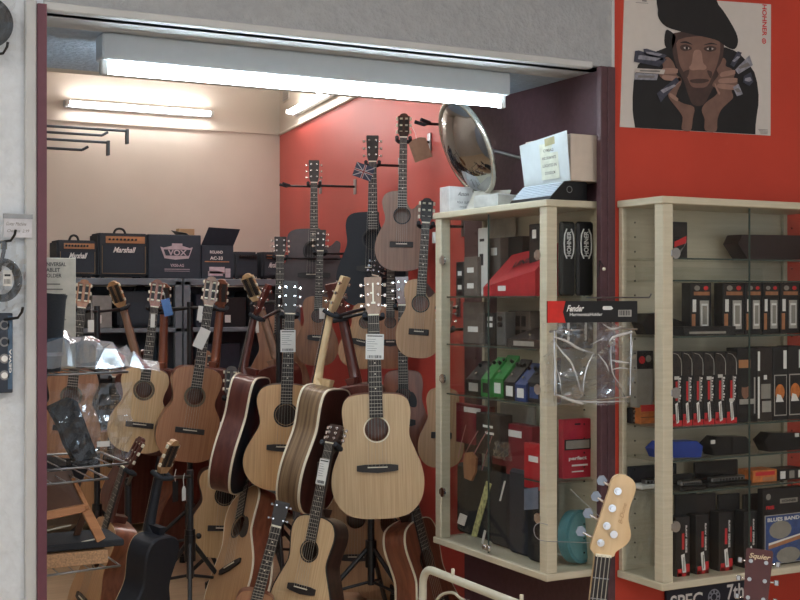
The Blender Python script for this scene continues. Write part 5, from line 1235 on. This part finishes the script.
pl([(330, 192), (342, 188), (354, 194), (342, 199)], 8, 5); pl([(422, 197), (436, 191), (450, 196), (436, 202)], 8, 5)
pl([(338, 188), (347, 189), (347, 198), (338, 198)], 1, 6); pl([(431, 192), (441, 192), (441, 202), (431, 202)], 1, 6)
pl([(315, 172), (340, 166), (366, 180), (340, 174)], 1, 5); pl([(408, 182), (440, 172), (466, 180), (440, 178)], 1, 5)
pl([(330, 290), (352, 280), (350, 300), (340, 315)], 3, 4); pl([(425, 282), (445, 290), (440, 315), (430, 300)], 3, 4)
# hands
pl([(232, 300), (248, 275), (245, 250), (262, 228), (285, 245), (300, 280), (302, 300), (318, 312), (322, 330), (308, 360), (300, 395), (330, 415), (372, 430), (366, 480), (358, 523), (322, 518), (326, 470), (300, 430), (270, 390), (270, 350), (285, 325), (255, 322)], 2, 6)
pl([(488, 232), (500, 245), (498, 265), (520, 275), (535, 295), (530, 315), (545, 330), (540, 350), (522, 360), (528, 390), (510, 410), (480, 440), (465, 480), (460, 526), (415, 522), (414, 478), (402, 440), (420, 410), (455, 385), (470, 360), (445, 345), (452, 325), (470, 300), (462, 280), (478, 255)], 2, 6)
for a_, b_, w_ in (((245, 285), (300, 285), 10), ((250, 310), (312, 318), 9), ((270, 350), (312, 322), 11), ((275, 380), (302, 398), 8)):
    pl([(a_[0], a_[1]-w_), (b_[0], b_[1]-w_), (b_[0]+6, b_[1]), (b_[0], b_[1]+w_), (a_[0], a_[1]+w_)], 4, 7)
for a_, b_, w_ in (((480, 300), (530, 290), 9), ((475, 325), (538, 322), 9), ((470, 345), (535, 352), 9), ((455, 340), (470, 372), 8)):
    pl([(a_[0], a_[1]-w_), (b_[0], b_[1]-w_), (b_[0]+6, b_[1]), (b_[0], b_[1]+w_), (a_[0], a_[1]+w_)], 4, 7)
# harmonicas held in the hands
for pts, m_ in (([(135, 205), (150, 203), (262, 238), (232, 268), (130, 248)], 6), ([(168, 197), (182, 196), (262, 222), (240, 245), (172, 218)], 6), ([(138, 274), (255, 280), (250, 298), (135, 290)], 8), ([(134, 292), (228, 298), (222, 322), (132, 320)], 5), ([(222, 375), (300, 310), (312, 325), (238, 410)], 6),
                ([(515, 260), (545, 206), (562, 212), (548, 240), (530, 270)], 6), ([(535, 280), (592, 222), (606, 262), (548, 298)], 5), ([(570, 305), (598, 290), (608, 328), (592, 345), (566, 330)], 6), ([(526, 350), (548, 336), (566, 378), (542, 386)], 5)):
    pl(pts, m_, 8, False)
    cx_ = sum(p[0] for p in pts)/len(pts); cy_ = sum(p[1] for p in pts)/len(pts)
    pl([(cx_+(x-cx_)*.7, cy_+(y-cy_)*.35) for x, y in pts], 9 if m_ != 6 else 5, 9, False)
ctr = PP(655, 82, 2); dn = (PP(655, 140)-PP(655, 20)).normalized()
q.text('HOHNER', ctr, dn, Vector((1, 0, 0)), (PP(663, 80)-PP(645, 80)).length, (PP(655, 146)-PP(655, 20)).length, 7, bold=.02)
q.disc(PP(653, 165, 2), (1, 0, 0), (0, 0, 1), .007, .011, 7, 20); q.disc(PP(653, 165, 2), (1, 0, 0), (0, 0, 1), 0, .004, 7, 12)
for k in range(4): pl([(630+k*3, 517+k*5), (668, 519+k*5), (668, 521+k*5), (630+k*3, 519+k*5)], 9, 2, False)
pl([(165, 0), (184, 2), (184, 8), (165, 6)], 9, 2, False); pl([(140, 10), (190, 13), (190, 15), (140, 12)], 9, 2, False)
o = q.build('wall_poster', pm)
c = sum(P0, Vector())/4; o.data.transform(Matrix.Translation(-c)); o.location = c
tag(o, 'poster of a person in black beret holding harmonicas, on the red wall', 'poster')
# ---------------------------------------------------------------- in front: tube rack, bass, headstock, sign
t = thing('tube_rack', 'white bent tube rack with a thin inner rod at the bottom centre', 'rack', (2.03, 3.68, 0))
wp = plain('cream_enamel', (206, 204, 186), .35, var=.03)
zr = atX(428, 569, 2.03).z
MB().tube([(0, 0, 0), (0, 0, zr-.06)]+[(0, -.06*(1-math.cos(a_)), zr-.06+.06*math.sin(a_)) for a_ in [PI/2*k/6 for k in range(1, 7)]]+[(0, -1.3, zr), (0, -1.36, zr-.03), (0, -1.38, zr-.08), (0, -1.38, 0)], .0135, 12).build('frame_tube', wp, t)
MB().tube(spline([(0.02, -.02, 0), (0.02, -.02, zr-.22), (.02, -.06, zr-.10), (.02, -.16, zr-.055), (.02, -.25, zr-.065), (.02, -.6, zr-.07), (.02, -1.3, zr-.07)], 4), .005, 8).build('inner_rod', wp, t)
for y_ in (-.26, -.34, -.55, -.62): MB().tube([(.02, y_, zr-.066), (.02, y_-.02, zr-.067)], .010, 8).build('clip', wp, t)
for y_ in (-.2, -.6): MB().cyl((.0, y_, zr+.01), (.0, y_, zr+.032), .006, n=8).build('stud', ivory, t)
# bass
def bass():
    zt = 2.75
    T = at(618, 475, zt); Nn = at(603, 556, zt); ax = (Nn-at(598, 600, zt)).normalized()
    X_ = RT.copy(); Z_ = (ax+UP*.0).normalized(); Y_ = Z_.cross(X_).normalized(); X_ = Y_.cross(Z_)
    t = thing('bass_guitar', 'bass guitar with natural headstock and grey blue tuners standing in front', 'bass guitar', frame(Nn, X_, Y_, Z_))
    Mi = frame(Nn, X_, Y_, Z_).inverted(); o_ = Mi @ CAM
    def pz(px, py):
        d_ = Mi.to_3x3() @ ray(px, py); p = o_+d_*(-o_.y/d_.y); return (p.x, p.z)
    natural = wood('bass_maple', (216, 188, 146), (200, 168, 124), sc=(30, 30, 4), rough=.35, coat=.4)
    P = [pz(*p) for p in ((597, 556), (592, 551), (590.5, 547), (596, 530), (602, 512), (608, 494), (612, 480), (618, 475), (626, 475.5), (633, 480), (636, 487), (634, 496), (630, 507), (628.5, 520), (631, 535), (627, 544), (616, 552), (613, 557))]
    P = [(p.x, p.y) for p in spline([(a, b, 0) for a, b in P], 3, True)]
    h = MB().prism(list(P), 0, .016).build('headstock', natural, t)
    for (cx, cy), (bx, by) in zip(((617.5, 491), (612, 508), (606.5, 525.5), (600.5, 542.5)), ((605, 483), (599, 499), (591, 516), (584, 534))):
        x, z = pz(cx, cy); x2, z2 = pz(bx, by)
        p = MB().cyl((x, 0, z), (x, -.004, z), .0085, n=14).cyl((x, -.004, z), (x, -.016, z), .005, n=10)
        p.tube([(x, .02, z), (x2, .02, z2)], .003, 6)
        d_ = Vector((x2-x, 0, z2-z)).normalized(); n_ = Vector((-d_.z, 0, d_.x))
        c_ = Vector((x2, .02, z2))
        p.add([c_+n_*.007-d_*.006, c_+n_*.012+d_*.006, c_+n_*.006+d_*.014, c_-n_*.006+d_*.014, c_-n_*.012+d_*.006, c_-n_*.007-d_*.006]+[v+Vector((0, .006, 0)) for v in (c_+n_*.007-d_*.006, c_+n_*.012+d_*.006, c_+n_*.006+d_*.014, c_-n_*.006+d_*.014, c_-n_*.012+d_*.006, c_-n_*.007-d_*.006)],
              [(0, 1, 2, 3, 4, 5), (11, 10, 9, 8, 7, 6)]+[(i, i+6, (i+1) % 6+6, (i+1) % 6) for i in range(6)], 1)
        p.build('tuning_peg', [chrome, plain('blue_grey_key', (132, 142, 156), .3, .4)], h)
    x, z = pz(613.5, 534); MB().cyl((x, 0, z), (x, -.006, z), .0085, n=14).build('string_tree', chrome, h)
    nt = thing  # marks on the headstock
    q = MB(); ld = Vector((pz(626, 500)[0]-pz(620, 524)[0], 0, pz(626, 500)[1]-pz(620, 524)[1])).normalized(); cc = pz(622.5, 513)
    q.text('B-Dune', (cc[0], -.0006, cc[1]), ld, Vector((-ld.z, 0, ld.x)), .009, .045, 0, shear=.3); q.build('headstock_script', plain('faded_script', (164, 126, 84), .5), h)
    w0 = abs(pz(613, 556)[0]-pz(597, 556)[0])/2
    L_ = .84
    q = MB().prism([(-w0*1.3, -L_), (w0*1.3, -L_), (w0, 0), (-w0, 0)], -.005, 0, 0)
    for k in range(1, 21):
        zz = -.86*(1-2**(-k/12)); q.box((-w0*(1+.3*-zz/L_), -.0066, zz-.001), (w0*(1+.3*-zz/L_), -.005, zz+.001), 1)
    q.build('fingerboard', [EBONY, steel], t)
    MB().prism([(-w0*1.3, -L_), (w0*1.3, -L_), (w0, 0), (-w0, 0)], 0.0005, .018, 0).build('neck', natural, t)
    MB().box((-w0, -.009, -.001), (w0, 0, .004)).build('nut', ivory, t)
    for k in range(4):
        f_ = k/3-.5; MB().cyl((f_*w0*1.9, -.010, -.96), (f_*w0*1.5, -.009, .002), .0011, n=5).build('string', STR, t)
    bo = [(0, -1.03), (.12, -1.02), (.16, -.95), (.155, -.86), (.12, -.78), (.125, -.72), (.15, -.66), (.14, -.62), (.10, -.63), (.06, -.70), (0, -.71), (-.06, -.69), (-.10, -.60), (-.14, -.58), (-.155, -.63), (-.14, -.71), (-.125, -.78), (-.15, -.86), (-.16, -.95), (-.12, -1.02)]
    bo = [(p.x, p.y) for p in spline([(a, b, 0) for a, b in bo], 4, True)]
    MB().prism(bo, .004, .044).build('body', natural, t)
    MB().box((-.04, -.004, -.97), (.04, .004, -.93), bev=.003).build('bridge', chrome, t)
bass()
# loose long string ends curling from the bass tuners
p0 = at(584, 543, 2.75)
one('loose_string', MB().tube(spline([at(597, 543, 2.76), at(570, 542, 2.78), at(545, 541, 2.8), at(536, 537, 2.8), at(534, 528, 2.8), at(539, 523, 2.8), at(548, 525, 2.8)], 5), .0009, 5), steel, 'loose wire string curling left from the lowest bass tuner', 'string')
one('loose_string', MB().tube([at(607, 523, 2.755), at(590, 508, 2.75), at(570, 489, 2.76)], .0008, 5), steel, 'straight loose string end pointing up left from a bass tuner', 'string')
guitar('SQ', 'dark red headstock guitar with pale script, cut by the bottom right edge', (759, 550), (733, 915), 3.2, .50, .36, top=MAHOG, side=MAROON, headmat=plain('wine_lacquer', (74, 30, 30), .3, coat=.4), yaw=-4, hlen=.18)
h_ = [o for o in G['SQ']['root'].children if o.name.startswith('headstock')][0]
Hm = Matrix.Translation((0, .001, G['SQ']['zn']+.003)) @ Matrix.Rotation(math.radians(-12), 4, 'X'); hl_ = .18*G['SQ']['L']
q = MB().text('Squier', (0.002, -.0012, hl_*.86), (1, 0, 0), (0, 0, 1), .017, .052, 0, shear=.3, bold=.02, M=Hm)
q.build('head_script', plain('gold_script', (206, 184, 150), .4), h_)
# sign below the right cabinet
a = atY(667, 585, YF-.02); b = atY(746, 600, YF-.02)
t = thing('shop_sign', 'dark blue sign with white letters and crest under the right cabinet', 'sign', (a.x, YF-.02, .14))
W = b.x-a.x; H = atY(700, 583, YF).z-.14
MB().box((0, 0, 0), (W, .016, H), bev=.002).build('board', plain('navy_sign', (28, 34, 50), .5), t)
MB().text('SPEC', (W*.24, e, H-.055), (1, 0, 0), (0, 0, 1), .055, W*.40, 0, bold=.02).build('lettering', print_white, t)
q = MB().text('7th', (W*.86, e, H-.045), (1, 0, 0), (0, 0, 1), .06, W*.22, 0, bold=.02)
q.build('lettering', print_white, t); q = MB()
c = Vector((W*.585, e, H-.055))
q.disc(c, (1, 0, 0), (0, 0, 1), .026, .031, 1, 20); q.disc(c, (1, 0, 0), (0, 0, 1), .012, .017, 1, 12)
for k in range(8):
    a_ = 2*PI*k/8; q.box(c+Vector((math.cos(a_)*.021-.004, 0, math.sin(a_)*.021-.004)), c+Vector((math.cos(a_)*.021+.004, .0005, math.sin(a_)*.021+.004)), 1)
q.build('crest', [print_white, plain('crest_grey', (150, 156, 170), .5)], t)
# ---------------------------------------------------------------- goods on the left wall
YW = YF-.004
def wq(px, py, Y=YW): return atY(px, py, Y)
c = wq(-14, 22, YF-.05)
t = thing('round_pack', 'round black disc in a clear sleeve at the top left', 'pack', c)
R_ = wq(13, 22, YF-.05).x-c.x
q = MB().tube([(0, -.006, 0), (0, .006, 0)], R_, 40); q.disc((0, -.0068, 0), (1, 0, 0), (0, 0, 1), R_*.82, R_*.84, 1, 40); q.disc((0, -.0068, 0), (1, 0, 0), (0, 0, 1), R_*.5, R_*.515, 1, 40)
q.build('disc', [plain('black_disc', (36, 40, 46), .3), plain('disc_groove', (70, 76, 84), .3)], t)
crumple(MB(), R_*2.1, R_*2.1, 1, 10, 10, seed=31, amp=.012, M=Matrix.Translation((-R_*1.05, -.02, -R_*1.05))).build('sleeve', dark_bag_film, t)
def whook(label, px, py, L=.12):
    p = wq(px, py); t = thing('wall_hook', label, 'hook', p)
    MB().tube([(-.06, .003, -.012), (-.04, -.03, -.010), (-.008, -L*.8, -.004), (0, -L, .012), (.002, -L-.004, .026)], .004, 6).build('prong', black_plastic, t)
    MB().box((-.08, -.004, -.024), (-.04, .004, .004)).build('mount', black_plastic, t); return t
whook('black wall hook under the round black disc', 3, 55, .06)
whook('black wall hook above the bagged cable', 10, 240, .07)
whook('black wall hook above the printed accessory card', 17, 316, .07)
a = wq(8.5, 236, YF-.1); b = wq(37, 213, YF-.1); W = b.x-a.x; H = b.z-a.z
t = thing('price_sign', 'small handwritten white price sign under a clear strip on the left wall', 'sign', (a.x, YF-.03, a.z))
s_ = 1; q = MB().box((0, -.0015, 0), (W, .0015, H*.80), 0)
q.text('Guitar Machine', (W*.44, -.002, H*.58), (1, 0, 0), (0, 0, 1), .010, W*.72, 1, shear=.3); q.text('Changes  2.99', (W*.5, -.002, H*.26), (1, 0, 0), (0, 0, 1), .011, W*.78, 1, shear=.3)
q.build('card', [plain('sign_paper', (206, 206, 212), .6), plain('pencil_grey', (110, 108, 100), .6)], t)
MB().box((-.002, -.003, H*.80), (W+.002, .003, H)).build('clear_strip', plain('strip_plastic', (150, 154, 158), .25), t)
MB().tube([(W*.3, .002, H*.85), (W*.3, .029, H*.85)], .003, 6).build('peg', black_plastic, t)
# bagged cable
c = wq(2, 280, YF-.04)
t = thing('bagged_cable', 'coiled black cable in a clear bag with white tag on the left wall', 'cable', c)
R_ = wq(20, 280, YF-.04).x-c.x
q = MB()
for k in range(5):
    rr = R_*(1-.05*k); q.tube([(rr*math.cos(2*PI*i/36), .004*(k-2), rr*1.15*math.sin(2*PI*i/36)-.0) for i in range(36)], .0055, 6, closed=True)
q.tube([(-R_*.2, -.012, R_*.5), (R_*.05, -.01, R_*1.6), (R_*.1, -.006, R_*2.2)], .006, 6)
q.build('coil', plain('cable_rubber', (42, 44, 46), .5), t)
MB().cyl((R_*.1, 0, R_*1.75), (R_*.1, 0, R_*2.25), .009, n=10).build('plug', plain('brass_plug', (130, 122, 96), .35, .6), t)
crumple(MB(), R_*2.4, R_*4, 1, 12, 16, seed=41, amp=.02, M=Matrix.Translation((-R_*1.15, -.026, -R_*1.8))).build('bag', bag_film, t)
q = MB().box((-R_*.05, -.032, -R_*.35), (R_*.42, -.031, R_*.55), 0, bev=.0002); 
for k in range(5): q.box((R_*(.02+.07*k), -.0326, -R_*.22), (R_*(.05+.07*k), -.032, R_*.05), 1)
q.box((R_*.02, -.0326, R_*.2), (R_*.35, -.032, R_*.32), 1)
q.build('white_tag', [white_card, print_black], t)
# printed accessory card
a = wq(-30, 394, YF-.03); b = wq(12.5, 313, YF-.03); W = b.x-a.x; H = b.z-a.z
t = thing('accessory_card', 'dark printed accessory card with sideways white lettering on the left wall', 'pack', (a.x, YF-.035, a.z))
q = MB().box((0, 0, 0), (W, .03, H), 0, bev=.002)
q.box((W*.88, e, .01), (W*.99, 0, H-.008), 1); q.text('GEWA', (W*.935, e*2, H*.4), (0, 0, 1), (-1, 0, 0), W*.06, H*.3, 2, bold=.02)
for k in range(4): q.disc((W*.8, e, H*(.85-.21*k)), (1, 0, 0), (0, 0, 1), .0, .014, 3, 16); q.disc((W*.8, e*2, H*(.85-.21*k)), (1, 0, 0), (0, 0, 1), .0, .009, 0 if k < 2 else 2, 16)
q.build('card', [plain('navy_pack', (34, 42, 56), .5), plain('steel_blue', (66, 92, 118), .5), print_white, plain('grey_print', (130, 130, 132), .6)], t)
# ---------------------------------------------------------------- camera, light, colour
cd = bpy.data.cameras.new('camera'); cam = bpy.data.objects.new('camera', cd); C.objects.link(cam)
cd.sensor_width = 36; cd.sensor_fit = 'HORIZONTAL'; cd.lens = F/800*36; cd.clip_start = .05
cam.location = CAM; cam.rotation_euler = (PI/2, 0, -YAW); SC.camera = cam
wd = bpy.data.worlds.new('daylight'); SC.world = wd; wd.use_nodes = True
wd.node_tree.nodes['Background'].inputs[0].default_value = (.86, .93, 1.0, 1); wd.node_tree.nodes['Background'].inputs[1].default_value = 1.1
vs = SC.view_settings; vs.view_transform = 'Standard'; vs.look = 'None'; vs.gamma = 1; vs.use_curve_mapping = False; vs.exposure = .3
SC.cycles.max_bounces = 10; SC.cycles.transparent_max_bounces = 24; SC.cycles.caustics_reflective = False; SC.cycles.caustics_refractive = False
